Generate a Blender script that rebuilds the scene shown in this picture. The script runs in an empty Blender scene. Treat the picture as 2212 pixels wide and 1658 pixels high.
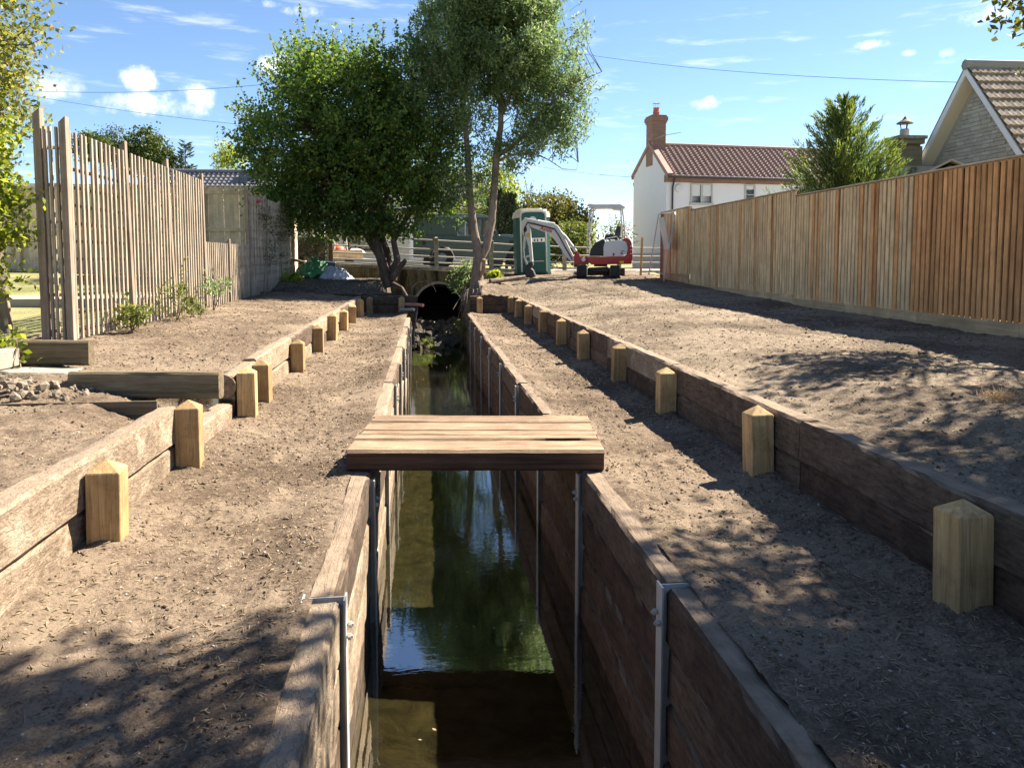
import bpy, bmesh, math, random
import numpy as np
from mathutils import Vector, Matrix

scene = bpy.context.scene
COL = scene.collection
R = math.radians
rng = np.random.default_rng(7)
random.seed(7)

# ------------------------------------------------------------------ camera
F_PX, PITCH, YAW, CAM_Z = 1650.0, R(4.0), R(6.42), 1.40        # lens in units of a 2212-wide frame
HORIZON = 558.0
PPX, PPY = 1106.0, HORIZON + F_PX * math.tan(PITCH)
cam_data = bpy.data.cameras.new('camera')
cam_data.sensor_width = 36.0
cam_data.lens = F_PX / 2212.0 * 36.0
cam_data.shift_y = (PPY - 829.0) / 2212.0
cam_data.clip_start = 0.05
cam_data.clip_end = 3000.0
cam = bpy.data.objects.new('camera', cam_data)
COL.objects.link(cam)
cam.location = (0, 0, CAM_Z)
cam.rotation_euler = (R(90) - PITCH, 0, -YAW)
scene.camera = cam

FWD = Vector((math.sin(YAW) * math.cos(PITCH), math.cos(YAW) * math.cos(PITCH), -math.sin(PITCH)))
RGT = Vector((math.cos(YAW), -math.sin(YAW), 0))
UPV = RGT.cross(FWD)
CAM = Vector((0, 0, CAM_Z))

def far_point(x, y, depth):
    """a point of the place, surveyed by its bearing and its distance in metres"""
    return CAM + (FWD + RGT * ((x - PPX) / F_PX) - UPV * ((y - PPY) / F_PX)) * depth

def bearing(x):
    return YAW + math.atan((x - PPX) / F_PX)

# ------------------------------------------------------------------ sun, sky, exposure
SUN_AZ, SUN_EL = R(62.0), R(45.5)
SUN_DIR = Vector((math.sin(SUN_AZ) * math.cos(SUN_EL), math.cos(SUN_AZ) * math.cos(SUN_EL), math.sin(SUN_EL)))
sun_data = bpy.data.lights.new('sun', 'SUN')
sun_data.energy = 5.0
sun_data.angle = R(0.53)
sun_data.color = (1.0, 0.90, 0.76)
sun = bpy.data.objects.new('sun', sun_data)
COL.objects.link(sun)
sun.rotation_euler = (-SUN_DIR).to_track_quat('-Z', 'Y').to_euler()

def node(t, typ, ins=None, **props):
    n = t.nodes.new(typ)
    for k, v in props.items():
        setattr(n, k, v)
    for k, v in (ins or {}).items():
        s = n.inputs[k]
        if isinstance(v, bpy.types.NodeSocket):
            t.links.new(v, s)
        else:
            s.default_value = v
    return n

world = bpy.data.worlds.new('World')
scene.world = world
world.use_nodes = True
wt = world.node_tree
wt.nodes.clear()
SKY_STRENGTH = 0.056
sky = node(wt, 'ShaderNodeTexSky', sky_type='NISHITA', sun_disc=False, sun_elevation=SUN_EL, sun_rotation=SUN_AZ,
           altitude=50.0, air_density=0.85, dust_density=0.1, ozone_density=4.2)
tc = node(wt, 'ShaderNodeTexCoord')
sep = node(wt, 'ShaderNodeSeparateXYZ', {0: tc.outputs['Generated']})
az = node(wt, 'ShaderNodeMath', {0: sep.outputs[0], 1: sep.outputs[1]}, operation='ARCTAN2')
el = node(wt, 'ShaderNodeMath', {0: sep.outputs[2]}, operation='ARCSINE')
cn = node(wt, 'ShaderNodeTexNoise', {'Vector': tc.outputs['Generated'], 'Scale': 24.0, 'Detail': 9.0, 'Roughness': 0.68})
mp = node(wt, 'ShaderNodeMapping', {'Vector': tc.outputs['Generated'], 'Scale': (6.0, 6.0, 42.0), 'Rotation': (0.12, 0.1, 0)})
wn = node(wt, 'ShaderNodeTexNoise', {'Vector': mp.outputs[0], 'Scale': 1.6, 'Detail': 5.0, 'Roughness': 0.6})
# clouds: azimuth, elevation, half widths (degrees), density, wispiness
CLOUDS = [
    (-18.3, 10.2, 4.0, 1.05, 1.0, 0.9), (-19.3, 11.6, 1.5, 1.1, 1.0, 0.9), (-15.6, 10.9, 1.6, 1.1, 1.0, 0.9),
    (-24.0, 10.7, 2.4, 1.0, .7, 0.9), (-8.6, 17.0, 1.8, 0.65, .85, 1.0), (-10.6, 17.2, 0.9, 0.35, .5, 1.0),
    (-10.3, 13.3, 1.6, 0.9, .9, 1.0), (-16.0, 17.2, 0.5, 0.3, .45, 1.0), (20.5, 10.9, 1.5, 0.62, 1.0, 0.95),
    (31.3, 13.9, 1.4, 0.42, .95, 1.0), (37.4, 14.8, 1.75, 0.85, 1.0, 0.95), (40.6, 14.5, 1.5, 0.7, .9, 1.0),
    (33.4, 13.2, 0.6, 0.3, .5, 1.0), (35.6, 12.9, 0.7, 0.35, .5, 1.0),
    (-6.0, 27.0, 4.5, 1.9, .95, 0.95), (2.0, 30.0, 3.0, 1.0, .8, 1.0), (16.0, 29.0, 4.0, 1.3, .8, 1.0),
    (75, 20, 6, 2, .9, 1.0), (120, 16, 8, 2.2, .9, 1.0), (165, 24, 7, 2.4, .9, 1.0), (-60, 18, 6, 2.2, .9, 1.0),
    (-110, 22, 8, 2.4, .9, 1.0), (-150, 15, 7, 2, .9, 1.0)]
total = None
for (a, e, wa, we, dens, k) in CLOUDS:
    da = node(wt, 'ShaderNodeMath', {0: az.outputs[0], 1: -R(a), 2: 0.0}, operation='ADD')
    da = node(wt, 'ShaderNodeMath', {0: da.outputs[0], 1: 1.0 / R(wa)}, operation='MULTIPLY')
    de = node(wt, 'ShaderNodeMath', {0: el.outputs[0], 1: -R(e)}, operation='ADD')
    de = node(wt, 'ShaderNodeMath', {0: de.outputs[0], 1: 1.0 / R(we)}, operation='MULTIPLY')
    a2 = node(wt, 'ShaderNodeMath', {0: da.outputs[0], 1: 2.0}, operation='POWER')
    e2 = node(wt, 'ShaderNodeMath', {0: de.outputs[0], 1: de.outputs[0], 2: a2.outputs[0]}, operation='MULTIPLY_ADD')
    s = node(wt, 'ShaderNodeMath', {0: e2.outputs[0], 1: -0.8, 2: 0.64}, operation='MULTIPLY_ADD')
    nz = node(wt, 'ShaderNodeMath', {0: cn.outputs[0], 1: 3.0 * k, 2: -1.5 * k}, operation='MULTIPLY_ADD')
    s = node(wt, 'ShaderNodeMath', {0: s.outputs[0], 1: nz.outputs[0]}, operation='ADD')
    mk = node(wt, 'ShaderNodeMapRange', {'Value': s.outputs[0], 'From Min': 0.0, 'From Max': 1.05, 'To Min': 0.0, 'To Max': dens},
              interpolation_type='SMOOTHSTEP')
    total = mk if total is None else node(wt, 'ShaderNodeMath', {0: total.outputs[0], 1: mk.outputs[0]}, operation='MAXIMUM')
# thin high wisps over the whole sky
wm = node(wt, 'ShaderNodeMapRange', {'Value': wn.outputs[0], 'From Min': 0.55, 'From Max': 0.78, 'To Min': 0.0, 'To Max': 0.38},
          interpolation_type='SMOOTHSTEP')
allm = node(wt, 'ShaderNodeMath', {0: total.outputs[0], 1: wm.outputs[0]}, operation='MAXIMUM', use_clamp=True)
shade = node(wt, 'ShaderNodeMapRange', {'Value': cn.outputs[0], 'From Min': 0.35, 'From Max': 0.62, 'To Min': 0.72, 'To Max': 1.0})
cc = node(wt, 'ShaderNodeMix', {'Factor': shade.outputs[0], 6: (4.8, 5.2, 6.2, 1), 7: (8.4, 8.4, 8.5, 1)}, data_type='RGBA')
mx = node(wt, 'ShaderNodeMix', {'Factor': allm.outputs[0], 6: sky.outputs[0], 7: cc.outputs[2]}, data_type='RGBA')
bg = node(wt, 'ShaderNodeBackground', {'Color': mx.outputs[2], 'Strength': SKY_STRENGTH})
wo = node(wt, 'ShaderNodeOutputWorld', {'Surface': bg.outputs[0]})

scene.view_settings.view_transform = 'Standard'
scene.view_settings.look = 'None'
scene.view_settings.gamma = 1.0
scene.view_settings.exposure = 1.9
scene.view_settings.use_curve_mapping = False
scene.cycles.use_adaptive_sampling = True
scene.cycles.adaptive_threshold = 0.012
scene.cycles.max_bounces = 4
scene.cycles.diffuse_bounces = 2
scene.cycles.glossy_bounces = 3
scene.cycles.transmission_bounces = 3
scene.cycles.transparent_max_bounces = 6
scene.cycles.caustics_reflective = False
scene.cycles.caustics_refractive = False

# ------------------------------------------------------------------ helpers
def tag(o, label=None, cat=None, group=None, kind=None):
    if label: o['label'] = label
    if cat: o['category'] = cat
    if group: o['group'] = group
    if kind: o['kind'] = kind
    return o

def empty(name, loc=(0, 0, 0), rz=0.0, label=None, cat=None, group=None):
    o = bpy.data.objects.new(name, None)
    COL.objects.link(o)
    o.location = loc
    o.rotation_euler = (0, 0, rz)
    o.empty_display_size = 0.2
    return tag(o, label, cat, group)

def put(name, me, mat=None, parent=None, loc=(0, 0, 0), rot=(0, 0, 0), scale=None):
    o = bpy.data.objects.new(name, me)
    COL.objects.link(o)
    if parent is not None:
        o.parent = parent
    o.location = loc
    o.rotation_euler = rot
    if scale is not None:
        o.scale = scale
    if mat is not None and len(me.materials) == 0:
        me.materials.append(mat)
    return o

def np_mesh(name, verts, faces, mat=None, rnd=None, smooth=False):
    verts = np.asarray(verts, dtype=np.float32)
    faces = np.asarray(faces, dtype=np.int32)
    k = faces.shape[1]
    me = bpy.data.meshes.new(name)
    me.vertices.add(len(verts))
    me.vertices.foreach_set('co', verts.ravel())
    me.loops.add(faces.size)
    me.loops.foreach_set('vertex_index', faces.ravel())
    me.polygons.add(len(faces))
    me.polygons.foreach_set('loop_start', np.arange(0, faces.size, k, dtype=np.int32))
    me.polygons.foreach_set('loop_total', np.full(len(faces), k, dtype=np.int32))
    if smooth:
        me.polygons.foreach_set('use_smooth', np.ones(len(faces), dtype=bool))
    if rnd is not None:
        at = me.attributes.new('rnd', 'FLOAT', 'FACE')
        at.data.foreach_set('value', np.asarray(rnd, dtype=np.float32))
    me.update(calc_edges=True)
    if mat is not None:
        me.materials.append(mat)
    return me

class MB:
    """collects solids that make up one part"""
    def __init__(self):
        self.v, self.f = [], []
    def add(self, vs, fs):
        b = len(self.v)
        self.v += [tuple(p) for p in vs]
        self.f += [tuple(b + i for i in q) for q in fs]
        return self
    def box(self, c, s, rot=None):
        x, y, z = s[0] / 2, s[1] / 2, s[2] / 2
        vs = [Vector((a, b, d)) for d in (-z, z) for b in (-y, y) for a in (-x, x)]
        if rot is not None:
            vs = [rot @ p for p in vs]
        c = Vector(c)
        return self.add([p + c for p in vs], [(0, 2, 3, 1), (4, 5, 7, 6), (0, 1, 5, 4), (2, 6, 7, 3), (0, 4, 6, 2), (1, 3, 7, 5)])
    def span(self, x0, x1, y0, y1, z0, z1):
        return self.box(((x0 + x1) / 2, (y0 + y1) / 2, (z0 + z1) / 2), (abs(x1 - x0), abs(y1 - y0), abs(z1 - z0)))
    def prism(self, prof, a0, a1, axis='y'):
        """polygon in (u, w) pushed along the third axis"""
        n = len(prof)
        def P(u, w, a):
            return {'y': (u, a, w), 'x': (a, u, w), 'z': (u, w, a)}[axis]
        vs = [P(u, w, a0) for u, w in prof] + [P(u, w, a1) for u, w in prof]
        fs = [tuple(range(n))[::-1], tuple(range(n, 2 * n))]
        fs += [(i, (i + 1) % n, n + (i + 1) % n, n + i) for i in range(n)]
        return self.add(vs, fs)
    def tube(self, pts, radii, n=6, caps=True):
        pts = [Vector(p) for p in pts]
        if not hasattr(radii, '__len__'):
            radii = [radii] * len(pts)
        vs, fs = [], []
        prev = None
        for i, p in enumerate(pts):
            d = (pts[min(i + 1, len(pts) - 1)] - pts[max(i - 1, 0)])
            d = d.normalized() if d.length > 1e-9 else Vector((0, 0, 1))
            if prev is None:
                u = d.orthogonal().normalized()
            else:
                u = (prev - d * prev.dot(d))
                u = u.normalized() if u.length > 1e-6 else d.orthogonal().normalized()
            prev = u
            w = d.cross(u)
            for k in range(n):
                a = 2 * math.pi * k / n
                vs.append(p + (u * math.cos(a) + w * math.sin(a)) * radii[i])
        for i in range(len(pts) - 1):
            for k in range(n):
                fs.append((i * n + k, i * n + (k + 1) % n, (i + 1) * n + (k + 1) % n, (i + 1) * n + k))
        if caps:
            fs.append(tuple(range(n))[::-1])
            fs.append(tuple((len(pts) - 1) * n + k for k in range(n)))
        return self.add(vs, fs)
    def lathe(self, prof, c=(0, 0, 0), n=16):
        vs, fs = [], []
        for r, z in prof:
            for k in range(n):
                a = 2 * math.pi * k / n
                vs.append((c[0] + r * math.cos(a), c[1] + r * math.sin(a), c[2] + z))
        for i in range(len(prof) - 1):
            for k in range(n):
                fs.append((i * n + k, i * n + (k + 1) % n, (i + 1) * n + (k + 1) % n, (i + 1) * n + k))
        fs.append(tuple(range(n))[::-1])
        fs.append(tuple((len(prof) - 1) * n + k for k in range(n)))
        return self.add(vs, fs)
    def mesh(self, name, mat=None, bevel=0.0, smooth=False, segs=1):
        me = bpy.data.meshes.new(name)
        me.from_pydata(self.v, [], self.f)
        bm = bmesh.new()
        bm.from_mesh(me)
        bmesh.ops.recalc_face_normals(bm, faces=bm.faces)
        if bevel > 0:
            es = [e for e in bm.edges if len(e.link_faces) == 2 and e.calc_face_angle(0) > 0.5]
            bmesh.ops.bevel(bm, geom=es, offset=bevel, segments=segs, profile=0.6, affect='EDGES', clamp_overlap=True)
        if smooth:
            for f in bm.faces:
                f.smooth = True
            for e in bm.edges:
                e.smooth = e.calc_face_angle(0) < 0.7 if len(e.link_faces) == 2 else True
        bm.to_mesh(me)
        bm.free()
        if mat is not None:
            me.materials.append(mat)
        return me
    def build(self, name, mat, parent=None, loc=(0, 0, 0), rot=(0, 0, 0), bevel=0.0, smooth=False, segs=1):
        return put(name, self.mesh(name, mat, bevel, smooth, segs), None, parent, loc, rot)

def hash2(ix, iy, seed):
    h = np.sin(ix * 127.1 + iy * 311.7 + seed * 74.7) * 43758.5453
    return h - np.floor(h)

def vnoise(x, y, seed=0):
    x = np.asarray(x, dtype=np.float64); y = np.asarray(y, dtype=np.float64)
    ix, iy = np.floor(x), np.floor(y)
    fx, fy = x - ix, y - iy
    fx = fx * fx * (3 - 2 * fx); fy = fy * fy * (3 - 2 * fy)
    a = hash2(ix, iy, seed); b = hash2(ix + 1, iy, seed); c = hash2(ix, iy + 1, seed); d = hash2(ix + 1, iy + 1, seed)
    return (a + (b - a) * fx) * (1 - fy) + (c + (d - c) * fx) * fy

def fbm(x, y, seed=0, oct=4):
    s, amp, tot = 0.0, 1.0, 0.0
    for i in range(oct):
        s = s + amp * vnoise(x * 2 ** i, y * 2 ** i, seed + i * 13)
        tot += amp
        amp *= 0.5
    return s / tot - 0.5

def sstep(a, b, x):
    t = np.clip((np.asarray(x, dtype=float) - a) / (b - a), 0, 1)
    return t * t * (3 - 2 * t)

# ------------------------------------------------------------------ materials
def new_mat(name):
    m = bpy.data.materials.new(name)
    m.use_nodes = True
    t = m.node_tree
    t.nodes.clear()
    out = node(t, 'ShaderNodeOutputMaterial')
    return m, t, out

def plain(name, col, rough=0.6, metal=0.0, var=0.12, scale=6.0, bump=0.0, spec=0.4, dirt=0.0, dirt_col=(0.16, 0.12, 0.09)):
    m, t, out = new_mat(name)
    c = node(t, 'ShaderNodeTexCoord')
    nz = node(t, 'ShaderNodeTexNoise', {'Vector': c.outputs['Object'], 'Scale': scale, 'Detail': 6.0, 'Roughness': 0.6})
    a = tuple(max(0.0, x * (1 - var)) for x in col) + (1,)
    b = tuple(min(1.0, x * (1 + var)) for x in col) + (1,)
    mx = node(t, 'ShaderNodeMix', {'Factor': nz.outputs[0], 6: a, 7: b}, data_type='RGBA')
    colour = mx.outputs[2]
    if dirt > 0:
        dn = node(t, 'ShaderNodeTexNoise', {'Vector': c.outputs['Object'], 'Scale': scale * 0.7, 'Detail': 8.0, 'Roughness': 0.7})
        dm = node(t, 'ShaderNodeMapRange', {'Value': dn.outputs[0], 'From Min': 0.5, 'From Max': 0.72, 'To Min': 0.0, 'To Max': dirt})
        colour = node(t, 'ShaderNodeMix', {'Factor': dm.outputs[0], 6: colour, 7: dirt_col + (1,)}, data_type='RGBA').outputs[2]
    p = node(t, 'ShaderNodeBsdfPrincipled', {'Base Color': colour, 'Roughness': rough, 'Metallic': metal, 'Specular IOR Level': spec})
    if bump > 0:
        bn = node(t, 'ShaderNodeTexNoise', {'Vector': c.outputs['Object'], 'Scale': scale * 6, 'Detail': 5.0})
        bp = node(t, 'ShaderNodeBump', {'Height': bn.outputs[0], 'Strength': bump, 'Distance': 0.01})
        t.links.new(bp.outputs[0], p.inputs['Normal'])
    t.links.new(p.outputs[0], out.inputs[0])
    return m

def wood(name, dark, light, grain=(1.2, 26, 26), patch_col=None, patch=0.0, bump=0.35, rough=0.85, obj_var=0.35, crack=0.0, knots=0.0, dust=0.0):
    """timber whose grain runs along the object's own x (or whichever axis has the small scale)"""
    m, t, out = new_mat(name)
    c = node(t, 'ShaderNodeTexCoord')
    oi = node(t, 'ShaderNodeObjectInfo')
    off = node(t, 'ShaderNodeVectorMath', {0: (37.0, 17.0, 53.0), 'Scale': oi.outputs['Random']}, operation='SCALE')
    v = node(t, 'ShaderNodeVectorMath', {0: c.outputs['Object'], 1: off.outputs[0]}, operation='ADD')
    mp = node(t, 'ShaderNodeMapping', {'Vector': v.outputs[0], 'Scale': grain})
    g = node(t, 'ShaderNodeTexNoise', {'Vector': mp.outputs[0], 'Scale': 1.0, 'Detail': 7.0, 'Roughness': 0.72, 'Distortion': 0.5})
    big = node(t, 'ShaderNodeTexNoise', {'Vector': v.outputs[0], 'Scale': 2.3, 'Detail': 5.0, 'Roughness': 0.6})
    ramp = node(t, 'ShaderNodeValToRGB', {'Fac': g.outputs[0]})
    ramp.color_ramp.elements[0].position = 0.32
    ramp.color_ramp.elements[0].color = dark + (1,)
    ramp.color_ramp.elements[1].position = 0.68
    ramp.color_ramp.elements[1].color = light + (1,)
    colour = ramp.outputs[0]
    lo = node(t, 'ShaderNodeMapRange', {'Value': big.outputs[0], 'From Min': 0.3, 'From Max': 0.7, 'To Min': 0.72, 'To Max': 1.2})
    colour = node(t, 'ShaderNodeMix', {'Factor': 1.0, 6: colour, 7: lo.outputs[0]}, data_type='RGBA', blend_type='MULTIPLY').outputs[2]
    if obj_var > 0:
        ov = node(t, 'ShaderNodeMapRange', {'Value': oi.outputs['Random'], 'To Min': 1 - obj_var, 'To Max': 1 + obj_var * 0.8})
        colour = node(t, 'ShaderNodeMix', {'Factor': 1.0, 6: colour, 7: ov.outputs[0]}, data_type='RGBA', blend_type='MULTIPLY').outputs[2]
    if patch > 0:
        pn = node(t, 'ShaderNodeTexNoise', {'Vector': v.outputs[0], 'Scale': 5.5, 'Detail': 9.0, 'Roughness': 0.72})
        pm = node(t, 'ShaderNodeMapRange', {'Value': pn.outputs[0], 'From Min': 0.5, 'From Max': 0.66, 'To Min': 0.0, 'To Max': patch})
        colour = node(t, 'ShaderNodeMix', {'Factor': pm.outputs[0], 6: colour, 7: patch_col + (1,)}, data_type='RGBA').outputs[2]
    if knots > 0:
        kv = node(t, 'ShaderNodeTexVoronoi', {'Vector': mp.outputs[0], 'Scale': 0.16})
        km = node(t, 'ShaderNodeMapRange', {'Value': kv.outputs['Distance'], 'From Min': 0.05, 'From Max': 0.13, 'To Min': knots, 'To Max': 0.0})
        colour = node(t, 'ShaderNodeMix', {'Factor': km.outputs[0], 6: colour, 7: tuple(x * 0.45 for x in dark) + (1,)}, data_type='RGBA').outputs[2]
    cracks = None
    if crack > 0:                                    # drying checks along the grain
        cm = node(t, 'ShaderNodeMapping', {'Vector': v.outputs[0], 'Scale': tuple(min(s, 1.9) if s < 12 else s * 1.9 for s in grain)})
        cn_ = node(t, 'ShaderNodeTexNoise', {'Vector': cm.outputs[0], 'Scale': 0.55, 'Detail': 3.0, 'Roughness': 0.5, 'Distortion': 0.3})
        ca = node(t, 'ShaderNodeMath', {0: cn_.outputs[0], 1: -0.5}, operation='ADD')
        cb2 = node(t, 'ShaderNodeMath', {0: ca.outputs[0]}, operation='ABSOLUTE')
        cracks = node(t, 'ShaderNodeMapRange', {'Value': cb2.outputs[0], 'From Min': 0.004, 'From Max': 0.022, 'To Min': crack, 'To Max': 0.0})
        colour = node(t, 'ShaderNodeMix', {'Factor': cracks.outputs[0], 6: colour, 7: tuple(x * 0.35 for x in dark) + (1,)}, data_type='RGBA').outputs[2]
    if dust > 0:                                     # dry soil trodden onto the upper face
        gn = node(t, 'ShaderNodeNewGeometry')
        gs = node(t, 'ShaderNodeSeparateXYZ', {0: gn.outputs['True Normal']})
        dn = node(t, 'ShaderNodeTexNoise', {'Vector': v.outputs[0], 'Scale': 7.0, 'Detail': 8.0, 'Roughness': 0.7})
        dz = node(t, 'ShaderNodeMapRange', {'Value': gs.outputs[2], 'From Min': 0.75, 'From Max': 0.95, 'To Min': 0.0, 'To Max': dust})
        dk = node(t, 'ShaderNodeMapRange', {'Value': dn.outputs[0], 'From Min': 0.3, 'From Max': 0.6, 'To Min': 0.35, 'To Max': 1.0})
        dm = node(t, 'ShaderNodeMath', {0: dz.outputs[0], 1: dk.outputs[0]}, operation='MULTIPLY')
        colour = node(t, 'ShaderNodeMix', {'Factor': dm.outputs[0], 6: colour, 7: (0.27, 0.205, 0.145, 1)}, data_type='RGBA').outputs[2]
    p = node(t, 'ShaderNodeBsdfPrincipled', {'Base Color': colour, 'Roughness': rough, 'Specular IOR Level': 0.25})
    fine = node(t, 'ShaderNodeTexNoise', {'Vector': v.outputs[0], 'Scale': 60.0, 'Detail': 5.0})
    h = node(t, 'ShaderNodeMath', {0: fine.outputs[0], 1: 0.4, 2: g.outputs[0]}, operation='MULTIPLY_ADD')
    if cracks is not None:
        h = node(t, 'ShaderNodeMath', {0: cracks.outputs[0], 1: -0.9, 2: h.outputs[0]}, operation='MULTIPLY_ADD')
    bp = node(t, 'ShaderNodeBump', {'Height': h.outputs[0], 'Strength': bump, 'Distance': 0.012})
    t.links.new(bp.outputs[0], p.inputs['Normal'])
    t.links.new(p.outputs[0], out.inputs[0])
    return m

def leaf_mat(name, cols, trans=0.45, rough=0.5):
    m, t, out = new_mat(name)
    a = node(t, 'ShaderNodeAttribute', attribute_name='rnd')
    ramp = node(t, 'ShaderNodeValToRGB', {'Fac': a.outputs['Fac']})
    els = ramp.color_ramp.elements
    while len(els) < len(cols):
        els.new(0.5)
    for i, (pos, c) in enumerate(cols):
        els[i].position = pos
        els[i].color = c + (1,)
    p = node(t, 'ShaderNodeBsdfPrincipled', {'Base Color': ramp.outputs[0], 'Roughness': rough, 'Specular IOR Level': 0.35})
    hs = node(t, 'ShaderNodeHueSaturation', {'Hue': 0.485, 'Saturation': 1.15, 'Value': 1.5, 'Color': ramp.outputs[0]})
    tr = node(t, 'ShaderNodeBsdfTranslucent', {'Color': hs.outputs[0]})
    ms = node(t, 'ShaderNodeMixShader', {0: trans, 1: p.outputs[0], 2: tr.outputs[0]})
    t.links.new(ms.outputs[0], out.inputs[0])
    return m

def soil(name, dark, mid, light, scale=1.0, bump=0.6, litter=0.5):
    m, t, out = new_mat(name)
    c = node(t, 'ShaderNodeTexCoord')
    v = c.outputs['Object']
    n1 = node(t, 'ShaderNodeTexNoise', {'Vector': v, 'Scale': 0.9 * scale, 'Detail': 6.0, 'Roughness': 0.6})
    n2 = node(t, 'ShaderNodeTexNoise', {'Vector': v, 'Scale': 16.0 * scale, 'Detail': 8.0, 'Roughness': 0.72})
    n3 = node(t, 'ShaderNodeTexNoise', {'Vector': v, 'Scale': 75.0 * scale, 'Detail': 6.0, 'Roughness': 0.75})
    k = node(t, 'ShaderNodeMath', {0: n1.outputs[0], 1: 0.85, 2: -0.15}, operation='MULTIPLY_ADD')
    k = node(t, 'ShaderNodeMath', {0: n2.outputs[0], 1: 0.55, 2: k.outputs[0]}, operation='MULTIPLY_ADD')
    k = node(t, 'ShaderNodeMath', {0: n3.outputs[0], 1: 0.75, 2: k.outputs[0]}, operation='MULTIPLY_ADD')
    ramp = node(t, 'ShaderNodeValToRGB', {'Fac': k.outputs[0]})
    e = ramp.color_ramp.elements
    e.new(0.5)
    e[0].position = 0.68; e[0].color = dark + (1,)
    e[1].position = 0.90; e[1].color = mid + (1,)
    e[2].position = 1.0; e[2].color = light + (1,)
    e[2].position = 1.0
    # straw-coloured litter, long thin cells
    mp = node(t, 'ShaderNodeMapping', {'Vector': v, 'Scale': (38, 120, 60), 'Rotation': (0, 0, 0.6)})
    l = node(t, 'ShaderNodeTexNoise', {'Vector': mp.outputs[0], 'Scale': 1.0, 'Detail': 2.0, 'Distortion': 1.6})
    lm = node(t, 'ShaderNodeMapRange', {'Value': l.outputs[0], 'From Min': 0.64, 'From Max': 0.72, 'To Min': 0.0, 'To Max': litter})
    colour = node(t, 'ShaderNodeMix', {'Factor': lm.outputs[0], 6: ramp.outputs[0], 7: (0.36, 0.28, 0.185, 1)}, data_type='RGBA').outputs[2]
    p = node(t, 'ShaderNodeBsdfPrincipled', {'Base Color': colour, 'Roughness': 0.95, 'Specular IOR Level': 0.1})
    h = node(t, 'ShaderNodeMath', {0: n3.outputs[0], 1: 0.5, 2: n2.outputs[0]}, operation='MULTIPLY_ADD')
    bp = node(t, 'ShaderNodeBump', {'Height': h.outputs[0], 'Strength': bump, 'Distance': 0.03})
    t.links.new(bp.outputs[0], p.inputs['Normal'])
    t.links.new(p.outputs[0], out.inputs[0])
    return m

M = {}
M['soil'] = soil('soil', (0.052, 0.036, 0.025), (0.128, 0.094, 0.066), (0.215, 0.165, 0.117))
M['soil_dark'] = soil('soil_dark', (0.054, 0.040, 0.029), (0.138, 0.107, 0.077), (0.238, 0.190, 0.137), litter=0.45)
M['soil_litter_shade'] = soil('soil_litter_shade', (0.035, 0.027, 0.02), (0.09, 0.07, 0.052), (0.17, 0.135, 0.10), litter=0.3)  # darker bank soil: dark litter plus the tree's shade painted in
M['clod'] = plain('clod', (0.105, 0.077, 0.055), 0.95, var=0.5, scale=9.0, bump=0.5, spec=0.1)
M['chip'] = plain('wood_chip', (0.27, 0.21, 0.135), 0.9, var=0.4, scale=4.0, spec=0.1)
M['pebble'] = plain('pebble', (0.38, 0.34, 0.28), 0.8, var=0.35, scale=5.0)
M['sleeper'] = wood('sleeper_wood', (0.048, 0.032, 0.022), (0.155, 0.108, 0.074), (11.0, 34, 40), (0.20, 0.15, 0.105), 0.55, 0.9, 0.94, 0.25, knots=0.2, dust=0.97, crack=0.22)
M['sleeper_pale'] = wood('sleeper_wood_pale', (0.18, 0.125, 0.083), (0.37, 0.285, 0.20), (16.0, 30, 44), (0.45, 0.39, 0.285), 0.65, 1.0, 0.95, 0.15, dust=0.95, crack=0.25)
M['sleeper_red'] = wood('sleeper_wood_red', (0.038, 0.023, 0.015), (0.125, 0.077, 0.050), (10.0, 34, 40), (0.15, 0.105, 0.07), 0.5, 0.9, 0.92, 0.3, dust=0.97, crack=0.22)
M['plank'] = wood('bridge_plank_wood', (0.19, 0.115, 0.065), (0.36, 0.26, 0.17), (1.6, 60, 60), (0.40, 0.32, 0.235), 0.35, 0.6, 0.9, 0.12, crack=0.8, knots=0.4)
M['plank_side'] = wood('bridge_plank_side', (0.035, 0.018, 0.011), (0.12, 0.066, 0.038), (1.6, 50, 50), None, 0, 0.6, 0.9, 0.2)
M['garden_sleeper'] = wood('green_sleeper_wood', (0.075, 0.054, 0.03), (0.225, 0.178, 0.108), (1.6, 34, 34), (0.15, 0.13, 0.075), 0.4, 0.4, 0.9, 0.2)
M['post'] = wood('new_post_wood', (0.34, 0.205, 0.085), (0.56, 0.39, 0.19), (40, 40, 1.8), (0.13, 0.075, 0.035), 0.5, 0.3, 0.8, 0.28, crack=0.4, knots=0.5)
M['end_grain'] = wood('end_grain', (0.16, 0.10, 0.065), (0.50, 0.38, 0.26), (20, 20, 20), (0.16, 0.08, 0.05), 0.5, 0.4, 0.9, 0.1)
M['fence'] = wood('fence_slat_wood', (0.48, 0.21, 0.075), (0.76, 0.42, 0.185), (30, 30, 1.0), (0.34, 0.14, 0.05), 0.3, 0.2, 0.8, 0.22, knots=0.6)
M['fence_far'] = wood('fence_slat_wood_pale', (0.58, 0.385, 0.19), (0.83, 0.62, 0.365), (30, 30, 1.0), (0.48, 0.31, 0.155), 0.3, 0.2, 0.8, 0.10, knots=0.5)
M['fence_back'] = wood('fence_backing_wood', (0.13, 0.06, 0.027), (0.25, 0.13, 0.06), (24, 24, 0.9), None, 0, 0.2, 0.9, 0.15)
M['cap'] = wood('fence_cap_wood', (0.34, 0.26, 0.18), (0.50, 0.41, 0.31), (20, 0.9, 20), None, 0, 0.2, 0.85, 0.1)
M['gravel_board'] = wood('gravel_board_wood', (0.44, 0.29, 0.15), (0.66, 0.47, 0.27), (20, 0.8, 20), (0.30, 0.24, 0.17), 0.4, 0.3, 0.9, 0.12)
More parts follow.
